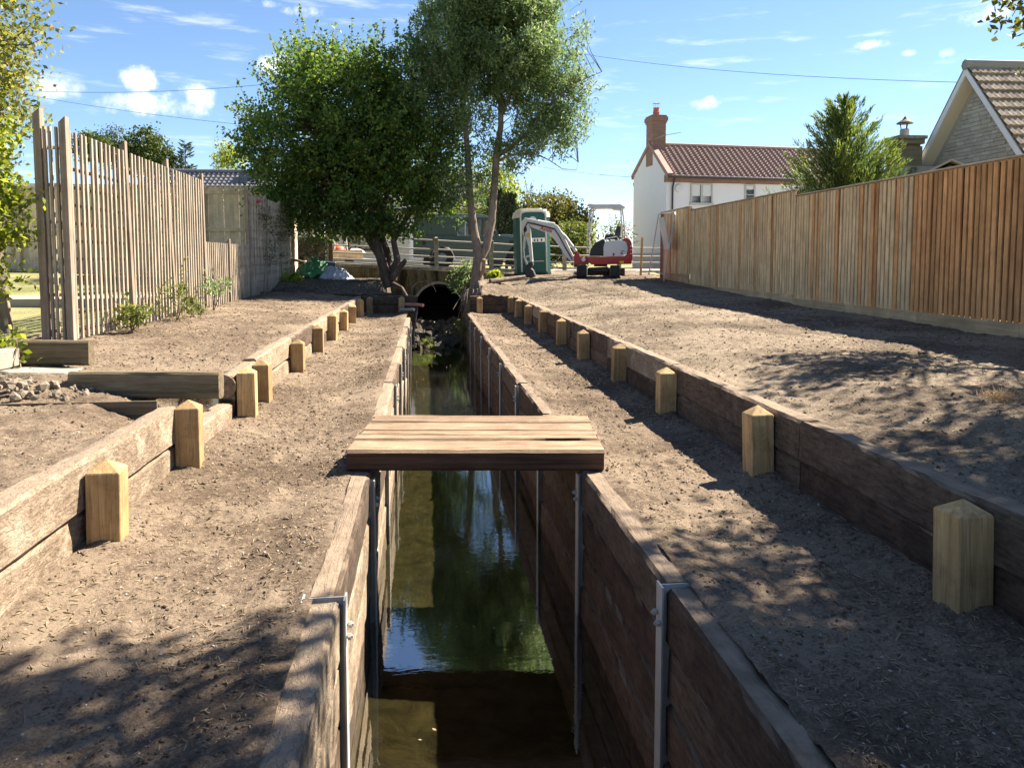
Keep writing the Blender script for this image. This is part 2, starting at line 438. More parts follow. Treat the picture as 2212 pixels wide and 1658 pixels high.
M['trellis'] = wood('trellis_wood', (0.25, 0.19, 0.135), (0.49, 0.42, 0.325), (40, 40, 1.6), None, 0, 0.25, 0.85, 0.12)
M['trellis_post'] = wood('trellis_post_wood', (0.20, 0.145, 0.10), (0.37, 0.295, 0.225), (26, 26, 1.2), None, 0, 0.25, 0.85, 0.15)
M['board'] = wood('closeboard_wood', (0.60, 0.44, 0.26), (0.84, 0.66, 0.43), (20, 20, 0.9), (0.52, 0.38, 0.22), 0.3, 0.2, 0.88, 0.16, knots=0.3)
M['steel'] = plain('galvanised_steel', (0.40, 0.40, 0.375), 0.55, 0.2, var=0.3, scale=14.0, bump=0.08)
M['bark'] = wood('bark_grey', (0.10, 0.08, 0.062), (0.28, 0.225, 0.175), (9, 9, 2.2), (0.22, 0.2, 0.13), 0.4, 0.7, 0.95, 0.05)
M['bark_pale'] = wood('bark_pale', (0.15, 0.11, 0.078), (0.32, 0.25, 0.185), (14, 14, 3.0), (0.25, 0.21, 0.14), 0.4, 0.6, 0.95, 0.05)
M['bark_dark'] = wood('bark_dark', (0.05, 0.038, 0.028), (0.16, 0.12, 0.09), (9, 9, 2.2), None, 0, 0.6, 0.95, 0.05)
M['concrete'] = plain('concrete', (0.30, 0.27, 0.22), 0.9, var=0.25, scale=5.0, bump=0.4, dirt=0.5)
M['rock'] = plain('rock', (0.075, 0.062, 0.045), 0.9, var=0.5, scale=6.0, bump=0.5, dirt=0.5, dirt_col=(0.10, 0.10, 0.06))
M['rubble'] = plain('rubble_stone', (0.27, 0.215, 0.155), 0.92, var=0.3, scale=7.0, bump=0.5, dirt=0.4)
# ------------------------------------------------------------------ lie of the land (heights in metres above the towpath)
def relief(x, y, a=1.0, seed=0):
    return a * (0.030 * fbm(x * 2.1, y * 2.1, seed + 1, 3) + 0.040 * fbm(x * 9, y * 9, seed + 2, 3) + 0.034 * fbm(x * 30, y * 30, seed + 5, 3))

_pr = np.random.default_rng(55)
def _walk(x0, y0, y1, n):                            # a line of boot prints
    ys = np.linspace(y0, y1, n) + _pr.uniform(-.12, .12, n)
    xs = x0 + np.where(np.arange(n) % 2, .11, -.11) + _pr.uniform(-.1, .1, n) + .12 * np.sin(ys * .7)
    return [(a, b, _pr.uniform(-.35, .35), _pr.uniform(.006, .013)) for a, b in zip(xs, ys)]
PRINTS_L = _walk(-1.05, 1.8, 12.0, 18) + _walk(-.85, 2.2, 10.0, 11)
PRINTS_R = _walk(1.55, 1.8, 12.0, 17) + _walk(1.4, 2.4, 9.0, 9)
POSTS_L = [3.80, 5.13, 6.70, 7.36, 9.35, 11.17, 12.85, 14.57, 16.26, 18.1]
POSTS_R = [0.85, 2.71, 4.57, 6.48, 8.18, 10.04, 11.79, 13.73, 15.63, 17.44, 18.9]

def boot(x, y, prints):
    z = np.zeros_like(np.asarray(x, dtype=float))
    for (px, py, a, d) in prints:
        u = (x - px) * math.cos(a) + (y - py) * math.sin(a)
        w = -(x - px) * math.sin(a) + (y - py) * math.cos(a)
        q = (u / .055) ** 2 + (w / .145) ** 2
        z += -d * np.exp(-q ** 2) + .5 * d * np.exp(-(q - 1.9) ** 2)
    return z

def mound(x, y, cx, posts):                          # soil heaved up round each post
    z = np.zeros_like(np.asarray(x, dtype=float))
    for py in posts:
        z += .028 * np.exp(-(((x - cx) / .15) ** 2 + ((y - py) / .16) ** 2)) * (.6 + .8 * vnoise(x * 21, y * 21, 4))
    return z

def tracks(x, y):                                    # tread marks left by the digger
    z = np.zeros_like(np.asarray(x, dtype=float))
    c = 4.5 + .9 * np.sin(y * .16 + .4)
    for o in (-.62, .62):
        b = np.exp(-(((x - c - o) / .17) ** 4))
        z += b * (-.014 + .012 * np.sin(y * 52 + 3 * np.sin(x * 9))) * (.5 + vnoise(x * 1.3, y * 1.3, 8))
    return z * sstep(5.0, 9.0, y)

def z_path_left(x, y):
    return 0.012 + 0.048 * sstep(-0.85, -0.5, x) + 0.03 * sstep(-1.3, -1.6, x) + relief(x, y, 0.55, 3) + boot(x, y, PRINTS_L) + mound(x, y, -1.54, POSTS_L)

def z_path_right(x, y):
    return 0.010 + 0.048 * sstep(1.4, 1.12, x) + 0.03 * sstep(1.9, 2.15, x) + relief(x, y, 0.6, 9) + boot(x, y, PRINTS_R) + mound(x, y, 2.10, POSTS_R)

def z_left(x, y):
    near = 0.335 + 0.006 * np.clip(-x - 1.75, 0, 3)
    gap = 0.20 * sstep(-2.5, -1.85, x) * sstep(4.95, 5.3, y)
    main = 0.425 + 0.03 * np.clip(-x - 1.75, 0, 3) * 0.8 + 0.0006 * np.clip(y - 9, 0, 20) ** 2 * sstep(-1.8, -3.2, x)
    k = sstep(6.33, 6.5, y)
    heap = 0.10 * sstep(-2.3, -3.2, x) * sstep(5.9, 6.6, y) * (1 - k)
    return (near - gap + heap) * (1 - k) + main * k + relief(x, y, 0.85, 17)

def z_right(x, y):
    rise = 0.0016 * np.clip(y - 8, 0, 17.5) ** 2
    return (0.405 + 0.095 * sstep(2.3, 3.4, x) + rise * (sstep(2.25, 4.2, x) * (1 - sstep(19.2, 22, y)) + sstep(19.2, 22, y)) + relief(x, y, 0.9, 31) + tracks(x, y)
            + 0.05 * fbm(x * 0.8, y * 0.8, 44, 2) * sstep(2.3, 3.2, x))

def z_bank_left(x, y):
    top = 0.47 + 0.30 * sstep(19.9, 22.2, y) + 0.06 * sstep(-2, -4, x)
    edge = -0.40 - 0.55 * sstep(19.95, 20.8, y)
    fall = sstep(edge - 0.3, edge + 0.15, x)
    return top * (1 - fall) + fall * (-0.75) + relief(x, y, 1.3, 53)

def z_bank_right(x, y):
    top = 0.47 + 0.31 * sstep(19.6, 21.3, y)
    side = z_right(np.maximum(x, 2.3), y)
    k = sstep(1.7, 2.5, x)
    top = top * (1 - k) + side * k
    fall = sstep(1.45, 1.02, x)
    return top * (1 - fall) + fall * (-0.75) + relief(x, y, 1.6, 71)

def sheet(name, xs, ys, zf, mat, kind='structure', parent=None):
    X, Y = np.meshgrid(xs, ys)
    Z = zf(X, Y)
    v = np.stack([X, Y, Z], -1).reshape(-1, 3)
    nx, ny = len(xs), len(ys)
    i = (np.arange(ny - 1)[:, None] * nx + np.arange(nx - 1)[None, :]).ravel()
    f = np.stack([i, i + 1, i + nx + 1, i + nx], -1)
    o = put(name, np_mesh(name, v, f, mat, smooth=True), parent=parent)
    if kind:
        o['kind'] = kind
    return o

def ygrid(y0, y1, k=0.006):
    ys = [y0]
    while ys[-1] < y1:
        ys.append(ys[-1] + max(0.013, k * ys[-1]))
    ys[-1] = y1
    return np.array(ys)

sheet('left_towpath', np.linspace(-1.63, -0.452, 60), ygrid(0.6, 19.55), z_path_left, M['soil'])
sheet('right_towpath', np.linspace(1.068, 2.19, 57), ygrid(0.6, 19.3), z_path_right, M['soil'])
sheet('left_terrace', np.linspace(-4.6, -1.735, 110), ygrid(1.0, 20.05, 0.0075), z_left, M['soil'])
sheet('right_terrace', np.linspace(2.29, 7.2, 190), ygrid(0.8, 26.0, 0.0065), z_right, M['soil_dark'])
sheet('left_bank', np.linspace(-6.5, -0.33, 110), np.linspace(19.95, 24.75, 90), z_bank_left, M['soil_litter_shade'])
sheet('right_bank', np.linspace(0.98, 2.6, 45), np.linspace(19.3, 25.4, 110), z_bank_right, M['soil_dark'])

# the wider ground: one sheet out to the horizon, with the dug strip left out
def lawn_mat():
    m, t, out = new_mat('dry_lawn')
    c = node(t, 'ShaderNodeTexCoord')
    n1 = node(t, 'ShaderNodeTexNoise', {'Vector': c.outputs['Object'], 'Scale': 0.7, 'Detail': 5.0, 'Roughness': 0.6})
    n2 = node(t, 'ShaderNodeTexNoise', {'Vector': c.outputs['Object'], 'Scale': 22.0, 'Detail': 5.0, 'Roughness': 0.7})
    k = node(t, 'ShaderNodeMath', {0: n2.outputs[0], 1: 0.6, 2: n1.outputs[0]}, operation='MULTIPLY_ADD')
    ramp = node(t, 'ShaderNodeValToRGB', {'Fac': k.outputs[0]})
    e = ramp.color_ramp.elements
    e[0].position = 0.55; e[0].color = (0.09, 0.12, 0.035, 1)
    e[1].position = 0.95; e[1].color = (0.30, 0.27, 0.13, 1)
    p = node(t, 'ShaderNodeBsdfPrincipled', {'Base Color': ramp.outputs[0], 'Roughness': 0.95, 'Specular IOR Level': 0.1})
    b = node(t, 'ShaderNodeBump', {'Height': n2.outputs[0], 'Strength': 0.6, 'Distance': 0.05})
    t.links.new(b.outputs[0], p.inputs['Normal'])
    t.links.new(p.outputs[0], out.inputs[0])
    return m
M['lawn'] = lawn_mat()
gx = [-900, -200, -60, -25, -12, -8, -6, -4.12, 7.15, 9, 12, 18, 30, 60, 200, 900]
gy = [-900, -200, -40, -10, 0.7, 4, 7, 9, 12, 15, 18, 21, 24.5, 25.4, 27, 32, 45, 80, 200, 900]
def z_ground(x, y):
    return 0.44 + 0.46 * float(sstep(8, 24, y)) + (0.12 * float(sstep(-6, -12, x)) if y < 30 else 0)
gv, gf, gi = [], [], {}
for j in range(len(gy)):
    for i in range(len(gx)):
        gi[i, j] = len(gv)
        gv.append((gx[i], gy[j], z_ground(gx[i], gy[j])))
for j in range(len(gy) - 1):
    for i in range(len(gx) - 1):
        if gx[i] >= -4.13 and gx[i + 1] <= 7.16 and gy[j] >= 0.6 and gy[j + 1] <= 25.41:
            continue
        gf.append((gi[i, j], gi[i + 1, j], gi[i + 1, j + 1], gi[i, j + 1]))
put('ground', np_mesh('ground', gv, gf, M['lawn'], smooth=True))['kind'] = 'structure'
# pale garden path crossing the lawn beyond the trellis
pp = MB().span(-14, -4.35, 13.6, 15.0, 0.45, 0.72)
pp.build('garden_path', M['concrete'])['kind'] = 'structure'

# road behind the bridge railing
M['road'] = plain('road_surface', (0.36, 0.33, 0.29), 0.9, var=0.12, scale=3.0, bump=0.2)
def z_road(x):
    return 1.115 - 0.042 * min(max(x, -8.0), 4.2)
rxs = [-60, -30, -12, -8, -4, 0, 2.2, 4.2, 6, 9, 14, 30, 60]
rv, rf = [], []
for x in rxs:
    yn = 25.35 if x < 1 else 25.35 + 0.27 * (min(x, 12) - 1)
    for y, dz in ((yn, -0.28), (yn, 0.0), (yn + 3.5, 0.02), (yn + 7.0, -0.01), (yn + 7.0, -0.9)):
        rv.append((x, y, z_road(x) + dz))
for i in range(len(rxs) - 1):
    for k in range(4):
        rf.append((i * 5 + k, (i + 1) * 5 + k, (i + 1) * 5 + k + 1, i * 5 + k + 1))
put('road', np_mesh('road', rv, rf, M['road']))['kind'] = 'structure'

# ------------------------------------------------------------------ stream bed and water
WATER_Z = -0.88
def bed_mat():
    m, t, out = new_mat('stream_bed')
    c = node(t, 'ShaderNodeTexCoord')
    n1 = node(t, 'ShaderNodeTexNoise', {'Vector': c.outputs['Object'], 'Scale': 5.0, 'Detail': 7.0, 'Roughness': 0.65, 'Distortion': 0.8})
    ramp = node(t, 'ShaderNodeValToRGB', {'Fac': n1.outputs[0]})
    e = ramp.color_ramp.elements
    e[0].position = 0.33; e[0].color = (0.04, 0.033, 0.017, 1)
    e[1].position = 0.68; e[1].color = (0.16, 0.128, 0.068, 1)
    p = node(t, 'ShaderNodeBsdfPrincipled', {'Base Color': ramp.outputs[0], 'Roughness': 0.9})
    b = node(t, 'ShaderNodeBump', {'Height': n1.outputs[0], 'Strength': 0.7, 'Distance': 0.05})
    t.links.new(b.outputs[0], p.inputs['Normal'])
    t.links.new(p.outputs[0], out.inputs[0])
    return m
M['bed'] = bed_mat()
def z_bed(x, y):
    return -1.03 + 0.13 * sstep(17.2, 19.4, y) + 0.05 * fbm(x * 2, y * 2, 5, 3) + 0.02 * fbm(x * 14, y * 14, 6, 2)
sheet('stream_bed', np.linspace(-0.5, 1.15, 40), np.linspace(0.2, 25.2, 300), z_bed, M['bed'])

def water_mat():
    m, t, out = new_mat('stream_water')
    c = node(t, 'ShaderNodeTexCoord')
    mp = node(t, 'ShaderNodeMapping', {'Vector': c.outputs['Object'], 'Scale': (6.0, 14.0, 1.0)})
    n1 = node(t, 'ShaderNodeTexNoise', {'Vector': mp.outputs[0], 'Scale': 1.5, 'Detail': 3.0, 'Roughness': 0.5, 'Distortion': 0.5})
    n2 = node(t, 'ShaderNodeTexNoise', {'Vector': c.outputs['Object'], 'Scale': 1.1, 'Detail': 2.0})
    h = node(t, 'ShaderNodeMath', {0: n1.outputs[0], 1: n2.outputs[0]}, operation='MULTIPLY')
    b = node(t, 'ShaderNodeBump', {'Height': h.outputs[0], 'Strength': 0.03, 'Distance': 0.03})
    fr = node(t, 'ShaderNodeFresnel', {'IOR': 4.0, 'Normal': b.outputs[0]})
    gl = node(t, 'ShaderNodeBsdfGlossy', {'Color': (1, 1, 1, 1), 'Roughness': 0.012, 'Normal': b.outputs[0]})
    tr = node(t, 'ShaderNodeBsdfTransparent', {'Color': (0.44, 0.44, 0.34, 1)})
    ge = node(t, 'ShaderNodeNewGeometry')            # light on its way up from the bed leaves freely
    fs = node(t, 'ShaderNodeMix', {'Factor': ge.outputs['Backfacing'], 2: fr.outputs[0], 3: 0.05}, data_type='FLOAT')
    ms = node(t, 'ShaderNodeMixShader', {0: fs.outputs[0], 1: tr.outputs[0], 2: gl.outputs[0]})
    t.links.new(ms.outputs[0], out.inputs[0])
    return m
M['water'] = water_mat()
put('stream_water', np_mesh('stream_water', [(-0.46, 0.1, WATER_Z), (1.1, 0.1, WATER_Z), (1.1, 24.5, WATER_Z), (-0.46, 24.5, WATER_Z)],
                            [(0, 1, 2, 3)], M['water']))['kind'] = 'structure'

_r = np.random.default_rng(91)
_n = 46
_P = np.stack([_r.uniform(-.3, .92, _n), 2.2 + 15 * _r.uniform(0, 1, _n) ** 1.5, np.full(_n, WATER_Z + .003)], -1)
_a = _r.uniform(0, 6.28, _n); _L = _r.uniform(.01, .028, _n)
_d = np.stack([np.cos(_a), np.sin(_a), 0 * _a], -1) * _L[:, None]; _s = np.stack([-np.sin(_a), np.cos(_a), 0 * _a], -1) * _L[:, None] * .45
_V = np.stack([_P - _d, _P + _s, _P + _d, _P - _s], 1).reshape(-1, 3)
tag(put('floating_leaves', np_mesh('floating_leaves', _V, np.arange(_n * 4).reshape(_n, 4), M['chip'])), 'small dead leaves floating on the channel water', 'leaves', kind='stuff')

# ------------------------------------------------------------------ loose soil, chips and stones lying on the ground
def octas(pts, size, squash=0.7, seed=0, rot=True):
    r = np.random.default_rng(seed)
    n = len(pts)
    base = np.array([(1, 0, 0), (-1, 0, 0), (0, 1, 0), (0, -1, 0), (0, 0, 1), (0, 0, -1)], dtype=float)
    sc = r.uniform(0.55, 1.25, (n, 6, 1))
    v = base[None] * sc * size[:, None, None]
    v[:, :, 2] *= squash
    a = r.uniform(0, 6.28, n)
    ca, sa = np.cos(a)[:, None], np.sin(a)[:, None]
    x, y = v[:, :, 0].copy(), v[:, :, 1].copy()
    v[:, :, 0] = x * ca - y * sa
    v[:, :, 1] = x * sa + y * ca
    tl = r.uniform(-0.5, 0.5, n)[:, None]
    v[:, :, 2] += v[:, :, 0] * tl
    v += pts[:, None, :]
    fs = np.array([(0, 2, 4), (2, 1, 4), (1, 3, 4), (3, 0, 4), (2, 0, 5), (1, 2, 5), (3, 1, 5), (0, 3, 5)])
    f = (np.arange(n)[:, None, None] * 6 + fs[None]).reshape(-1, 3)
    return v.reshape(-1, 3), f

def slivers(pts, length, width, thick, seed=0):
    r = np.random.default_rng(seed)
    n = len(pts)
    base = np.array([(-.5, -.5, 0), (.5, -.3, 0), (.5, .3, 0), (-.5, .5, 0), (-.4, 0, 1), (.4, 0, 1)], dtype=float)
    v = np.repeat(base[None], n, 0)
    v[:, :, 0] *= length[:, None]; v[:, :, 1] *= width[:, None]; v[:, :, 2] *= thick[:, None]
    a = r.uniform(0, 6.28, n); ca, sa = np.cos(a)[:, None], np.sin(a)[:, None]
    x, y = v[:, :, 0].copy(), v[:, :, 1].copy()
    v[:, :, 2] += x * r.uniform(-0.35, 0.35, n)[:, None]
    v[:, :, 0] = x * ca - y * sa; v[:, :, 1] = x * sa + y * ca
    v += pts[:, None, :]
    fs = np.array([(0, 1, 5, 4), (1, 2, 5, 5), (2, 3, 4, 5), (3, 0, 4, 4), (0, 3, 2, 1)])
    f3 = np.array([(0, 1, 5), (0, 5, 4), (1, 2, 5), (2, 3, 4), (2, 4, 5), (3, 0, 4), (0, 3, 2), (0, 2, 1)])
    f = (np.arange(n)[:, None, None] * 6 + f3[None]).reshape(-1, 3)
    return v.reshape(-1, 3), f

def strewn(n, x0, x1, y0, y1, zf, seed, power=1.0):
    r = np.random.default_rng(seed)
    x = r.uniform(x0, x1, n)
    u = r.uniform(0, 1, n)
    y = y0 * (y1 / y0) ** (u ** power)         # thicker where one can see single crumbs
    keep = vnoise(x * 1.6, y * 1.6, seed) * 0.7 + vnoise(x * 5, y * 5, seed + 3) * 0.5 > 0.42
    x, y = x[keep], y[keep]
    return np.stack([x, y, zf(x, y)], -1), r

areas = [('left_towpath', -1.6, -0.5, 1.2, 19.3, z_path_left, 16000, 101),
         ('right_towpath', 1.12, 2.16, 1.2, 19.0, z_path_right, 16000, 102),
         ('left_terrace', -4.0, -1.76, 2.0, 19.5, z_left, 13000, 103),
         ('right_terrace', 2.33, 6.6, 1.6, 24.0, z_right, 24000, 104)]
for nm, x0, x1, y0, y1, zf, n, sd in areas:
    p, r = strewn(n, x0, x1, y0, y1, zf, sd)
    dist = np.clip(p[:, 1], 1.5, 12)
    s = (0.0024 + 0.013 * r.uniform(0, 1, len(p)) ** 6.0) * (0.7 + 0.09 * dist)
    v, f = octas(p, s, 0.7, sd)
    o = put('soil_clods', np_mesh('soil_clods', v, f, M['clod']))
    tag(o, 'loose crumbs of dry soil on the ' + {'left_towpath': 'strip left of the water', 'right_towpath': 'strip right of the water',
        'left_terrace': 'raised bed by the trellis', 'right_terrace': 'raised bed by the tall slatted fence'}[nm], 'soil', kind='stuff')
    p, r = strewn(int(n * 0.34), x0, x1, y0, y1, zf, sd + 50)
    k = len(p)
    dist = 0.7 + 0.1 * np.clip(p[:, 1], 1.5, 12)
    v, f = slivers(p + [0, 0, 0.002], r.uniform(0.008, 0.045, k) * dist, r.uniform(0.002, 0.008, k) * dist, r.uniform(0.001, 0.004, k) * dist, sd)
    o = put('wood_chips', np_mesh('wood_chips', v, f, M['chip']))
    tag(o, 'straw coloured chips and dry stalks on the ' + {'left_towpath': 'strip left of the water', 'right_towpath': 'strip right of the water',
        'left_terrace': 'raised bed by the trellis', 'right_terrace': 'raised bed by the tall slatted fence'}[nm], 'wood chips', kind='stuff')
    p, r = strewn(int(n * 0.035), x0, x1, y0, y1, zf, sd + 90)
    v, f = octas(p, r.uniform(0.003, 0.011, len(p)) * (0.7 + 0.08 * np.clip(p[:, 1], 1.5, 12)), 0.6, sd + 7)
    o = put('pebbles', np_mesh('pebbles', v, f, M['pebble']))
    tag(o, 'small pale pebbles on the ' + {'left_towpath': 'strip left of the water', 'right_towpath': 'strip right of the water',
        'left_terrace': 'raised bed by the trellis', 'right_terrace': 'raised bed by the tall slatted fence'}[nm], 'pebbles', kind='stuff')
p, r = strewn(5000, -4.3, -0.9, 19.95, 24.2, z_bank_left, 110)
v, f = octas(p, r.uniform(0.006, 0.03, len(p)), 0.7, 3)
tag(put('soil_clods', np_mesh('soil_clods', v, f, M['clod'])), 'dark crumbly soil and litter on the bank under the tree', 'soil', kind='stuff')
# ------------------------------------------------------------------ timber and steel
_sl = {}
def sleeper_mesh(L, T, H, variant, mat, wear=1.0):
    """a used sleeper, length along x, worn and uneven, ends closed"""
    key = (round(L, 2), T, H, variant, mat.name, wear)
    if key in _sl:
        return _sl[key]
    r = np.random.default_rng(variant * 31 + 5)
    nx = max(6, int(L / 0.11))
    ch = 0.018
    sec = [(-T / 2 + ch, -H / 2), (T / 2 - ch, -H / 2), (T / 2, -H / 2 + ch), (T / 2, 0), (T / 2, H / 2 - ch), (T / 2 - ch, H / 2), (0, H / 2), (-T / 2 + ch, H / 2),
           (-T / 2, H / 2 - ch), (-T / 2, 0), (-T / 2, -H / 2 + ch)]
    n = len(sec)
    vs, fs = [], []
    bow = r.uniform(-0.004, 0.004) * wear
    for i in range(nx + 1):
        t = i / nx
        x = (t - 0.5) * L
        ph = variant * 7.3
        wob = 0.003 * wear * (math.sin(t * L * 4.1 + ph) + math.sin(t * L * 9.7 + ph * 2))
        for k, (y, z) in enumerate(sec):
            edge = k in (4, 5, 7, 8)
            j = r.normal(0, 0.0022 if edge else 0.0010) * wear
            if edge and r.random() < 0.05 * wear:
                j -= r.uniform(0.005, 0.016)
            yy = y * (1 + j / (T / 2)) + bow * math.sin(t * math.pi)
            zz = z * (1 + j / (H / 2)) + wob * (0.5 if z > 0 else 0.2)
            xx = x + (r.normal(0, 0.004) * wear if i in (0, nx) else 0)
            vs.append((xx, yy, zz))
    for i in range(nx):
        for k in range(n):
            fs.append((i * n + k, (i + 1) * n + k, (i + 1) * n + (k + 1) % n, i * n + (k + 1) % n))
    fs.append(tuple(range(n)))
    fs.append(tuple(nx * n + k for k in range(n))[::-1])
    me = bpy.data.meshes.new('sleeper')
    me.from_pydata(vs, [], fs)
    bm = bmesh.new(); bm.from_mesh(me)
    bmesh.ops.recalc_face_normals(bm, faces=bm.faces)
    for f in bm.faces:
        f.smooth = True
    for e in bm.edges:
        e.smooth = e.calc_face_angle(0) < 0.6
    bm.to_mesh(me); bm.free()
    me.materials.append(mat)
    if mat.name == 'bridge_plank_wood':              # worn pale tread, creosoted sides; the sides' shade is painted in too
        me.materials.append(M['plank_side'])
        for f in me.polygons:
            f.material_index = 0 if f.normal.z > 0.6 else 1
    _sl[key] = me
    return me

def h_post(parent, x_in, x_out, y, top, bottom, facing):
    """galvanised H section: web across the wall, one flange proud of the stream face"""
    b = MB()
    lo, hi = min(x_in, x_out), max(x_in, x_out)
    b.span(lo + 0.004, hi - 0.004, y - 0.003, y + 0.003, bottom, top)
    b.span(x_in - 0.004, x_in + 0.004, y - 0.038, y + 0.038, bottom, top)
    b.span(x_out - 0.004, x_out + 0.004, y - 0.038, y + 0.038, bottom, top)
    o = b.build('steel_post', M['steel'], parent, bevel=0.0)
    for (dy, dz) in ((0.02, -0.125), (-0.02, -0.155)):
        bo = MB()
        bo.tube([(x_in, y + dy, top + dz), (x_in + 0.03 * facing, y + dy, top + dz)], 0.007, 8)
        bo.tube([(x_in + 0.010 * facing, y + dy, top + dz), (x_in + 0.022 * facing, y + dy, top + dz)], 0.014, 6)
        bo.build('bolt', M['steel'], o)
    return o

def channel_wall(name, x_in, x_out, posts, y_end, facing, label, mats):
    root = empty(name, (0, 0, 0), 0, label, 'retaining wall')
    T, H = 0.125, 0.239
    xc = (x_in + x_out) / 2
    ys = [posts[0] - 1.7] + posts + [y_end]
    for i in range(len(ys) - 1):
        y0, y1 = ys[i], ys[i + 1]
        L = y1 - y0 - 0.03
        for c in range(6):
            z = 0.06 - H / 2 - c * 0.25
            v = (i * 3 + c * 5) % 7
            o = put('sleeper', sleeper_mesh(round(L, 1) if L > 0.5 else L, T, H, v, mats[(i + c * 2) % len(mats)]), None, root,
                    (xc - facing * 0.006 + random.uniform(-0.012, 0.010), (y0 + y1) / 2, z + (random.uniform(-0.012, 0.006) if c == 0 else 0)),
                    (random.uniform(-0.01, 0.01), 0, R(90) + (0 if i % 2 else math.pi)))
    for y in posts:
        h_post(root, x_in + 0.012 * facing, x_out - 0.012 * facing, y, 0.064 if y < 3.5 else 0.034, -1.5, facing)
    return root

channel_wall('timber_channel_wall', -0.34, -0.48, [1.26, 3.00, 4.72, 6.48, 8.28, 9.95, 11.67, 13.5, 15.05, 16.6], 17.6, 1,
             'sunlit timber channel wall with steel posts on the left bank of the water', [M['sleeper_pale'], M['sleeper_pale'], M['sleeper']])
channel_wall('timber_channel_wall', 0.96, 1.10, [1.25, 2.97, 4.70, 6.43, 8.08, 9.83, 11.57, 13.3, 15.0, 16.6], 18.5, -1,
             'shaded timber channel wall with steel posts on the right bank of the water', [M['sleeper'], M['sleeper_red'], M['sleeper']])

def cap_post_mesh(h, w, peak, mat):
    k = w / 2
    b = MB()
    b.add([(-k, -k, -0.12), (k, -k, -0.12), (k, k, -0.12), (-k, k, -0.12), (-k, -k, h), (k, -k, h), (k, k, h), (-k, k, h), (0, 0, h + peak)],
          [(3, 2, 1, 0), (0, 1, 5, 4), (1, 2, 6, 5), (2, 3, 7, 6), (3, 0, 4, 7), (4, 5, 8), (5, 6, 8), (6, 7, 8), (7, 4, 8)])
    return b.mesh('post', mat, bevel=0.004)
POST = cap_post_mesh(0.415, 0.150, 0.052, M['post'])
POST_TALL = cap_post_mesh(0.43, 0.146, 0.058, M['post'])
POST_LOW = cap_post_mesh(0.375, 0.150, 0.045, M['post'])

def retaining(name, label, cx_post, cx_sl, posts, runs, facing):
    root = empty(name, (0, 0, 0), 0, label, 'retaining wall')
    for i, (y, rz, me) in enumerate(posts):
        put('post', me, None, root, (cx_post + random.uniform(-0.01, 0.01), y, random.uniform(-0.03, 0.02)),
            (random.uniform(-0.025, 0.025), random.uniform(-0.025, 0.025), R(rz)))
    for i, (y0, y1, z, H, mat, v) in enumerate(runs):
        L = y1 - y0 - 0.012
        put('sleeper', sleeper_mesh(round(L, 2), 0.13, H, v, mat, 1.2), None, root,
            (cx_sl + random.uniform(-0.008, 0.008), (y0 + y1) / 2, z - H / 2), (random.uniform(-0.02, 0.02), random.uniform(-0.004, 0.004), R(90)))
    return root

lp = [3.80, 5.13, 6.70, 7.36, 9.35, 11.17, 12.85, 14.57, 16.26, 18.1]
P_, S_, G_ = M['sleeper_pale'], M['sleeper'], M['sleeper_red']
rl = [(0.4, 2.75, 0.205, 0.22, P_, 1), (0.4, 2.75, 0.435, 0.235, P_, 2), (2.75, 5.12, 0.200, 0.22, P_, 3), (2.75, 5.12, 0.445, 0.24, P_, 4),
      (5.12, 6.58, 0.195, 0.22, P_, 5)]
ys = [6.62, 7.5, 9.45, 11.25, 12.95, 14.7, 16.4, 18.2, 19.45]
for i in range(len(ys) - 1):
    rl.append((ys[i], ys[i + 1], 0.205, 0.22, P_ if i % 3 else S_, 6 + i))
    rl.append((ys[i], ys[i + 1], 0.445 - (0.03 if i == 0 else 0), 0.235, P_ if (i + 1) % 3 else S_, 15 + i))
retaining('low_retaining_wall', 'sunlit low sleeper wall with pale pointed posts beside the trellis bed', -1.54, -1.682,
          [(y, random.uniform(-7, 7), random.choice((POST, POST, POST_TALL))) for y in lp], rl, 1)
rp = [0.85, 2.71, 4.57, 6.48, 8.18, 10.04, 11.79, 13.73, 15.63, 17.44, 18.9]
rr = []
ys = [0.2, 1.75, 4.2, 6.6, 9.0, 11.4, 13.8, 16.2, 18.4, 19.2]
for i in range(len(ys) - 1):
    rr.append((ys[i], ys[i + 1], 0.215, 0.225, G_ if i % 2 else S_, 30 + i))
    rr.append((ys[i], ys[i + 1], 0.450, 0.24, S_ if i % 3 else P_, 42 + i))
retaining('low_retaining_wall', 'shaded low sleeper wall with pointed posts below the tall slatted fence bed', 2.10, 2.242,
          [(y, random.uniform(-6, 6), random.choice((POST, POST, POST_TALL))) for y in rp], rr, -1)

# cross walls closing the strips in front of the road bridge
def cross_wall(label, x0, x1, y, posts, mat, extra=()):
    root = empty('cross_wall', (0, 0, 0), 0, label, 'retaining wall')
    for z, H, v in ((0.215, 0.225, 60), (0.450, 0.235, 61)):
        put('sleeper', sleeper_mesh(round(x1 - x0, 2), 0.13, H, v, mat, 1.1), None, root, ((x0 + x1) / 2, y + random.uniform(-0.01, 0.01), z - H / 2))
    for x in posts:
        put('post', POST_LOW, None, root, (x, y - 0.142, 0.02), (0, 0, R(random.uniform(-4, 4))))
    for (p0, p1, z, H, v) in extra:
        d = Vector(p1) - Vector(p0)
        put('sleeper', sleeper_mesh(round(d.length, 2), 0.13, H, v, G_, 1.1), None, root, ((p0[0] + p1[0]) / 2, (p0[1] + p1[1]) / 2, z - H / 2),
            (0, 0, math.atan2(d.y, d.x)))
    return root
cross_wall('short dark sleeper wall with two pale posts below the leafy tree', -1.60, -0.22, 19.70, [-1.42, -0.62], S_,
           [((-3.4, 20.35), (-1.62, 19.8), 0.50, 0.235, 63)])
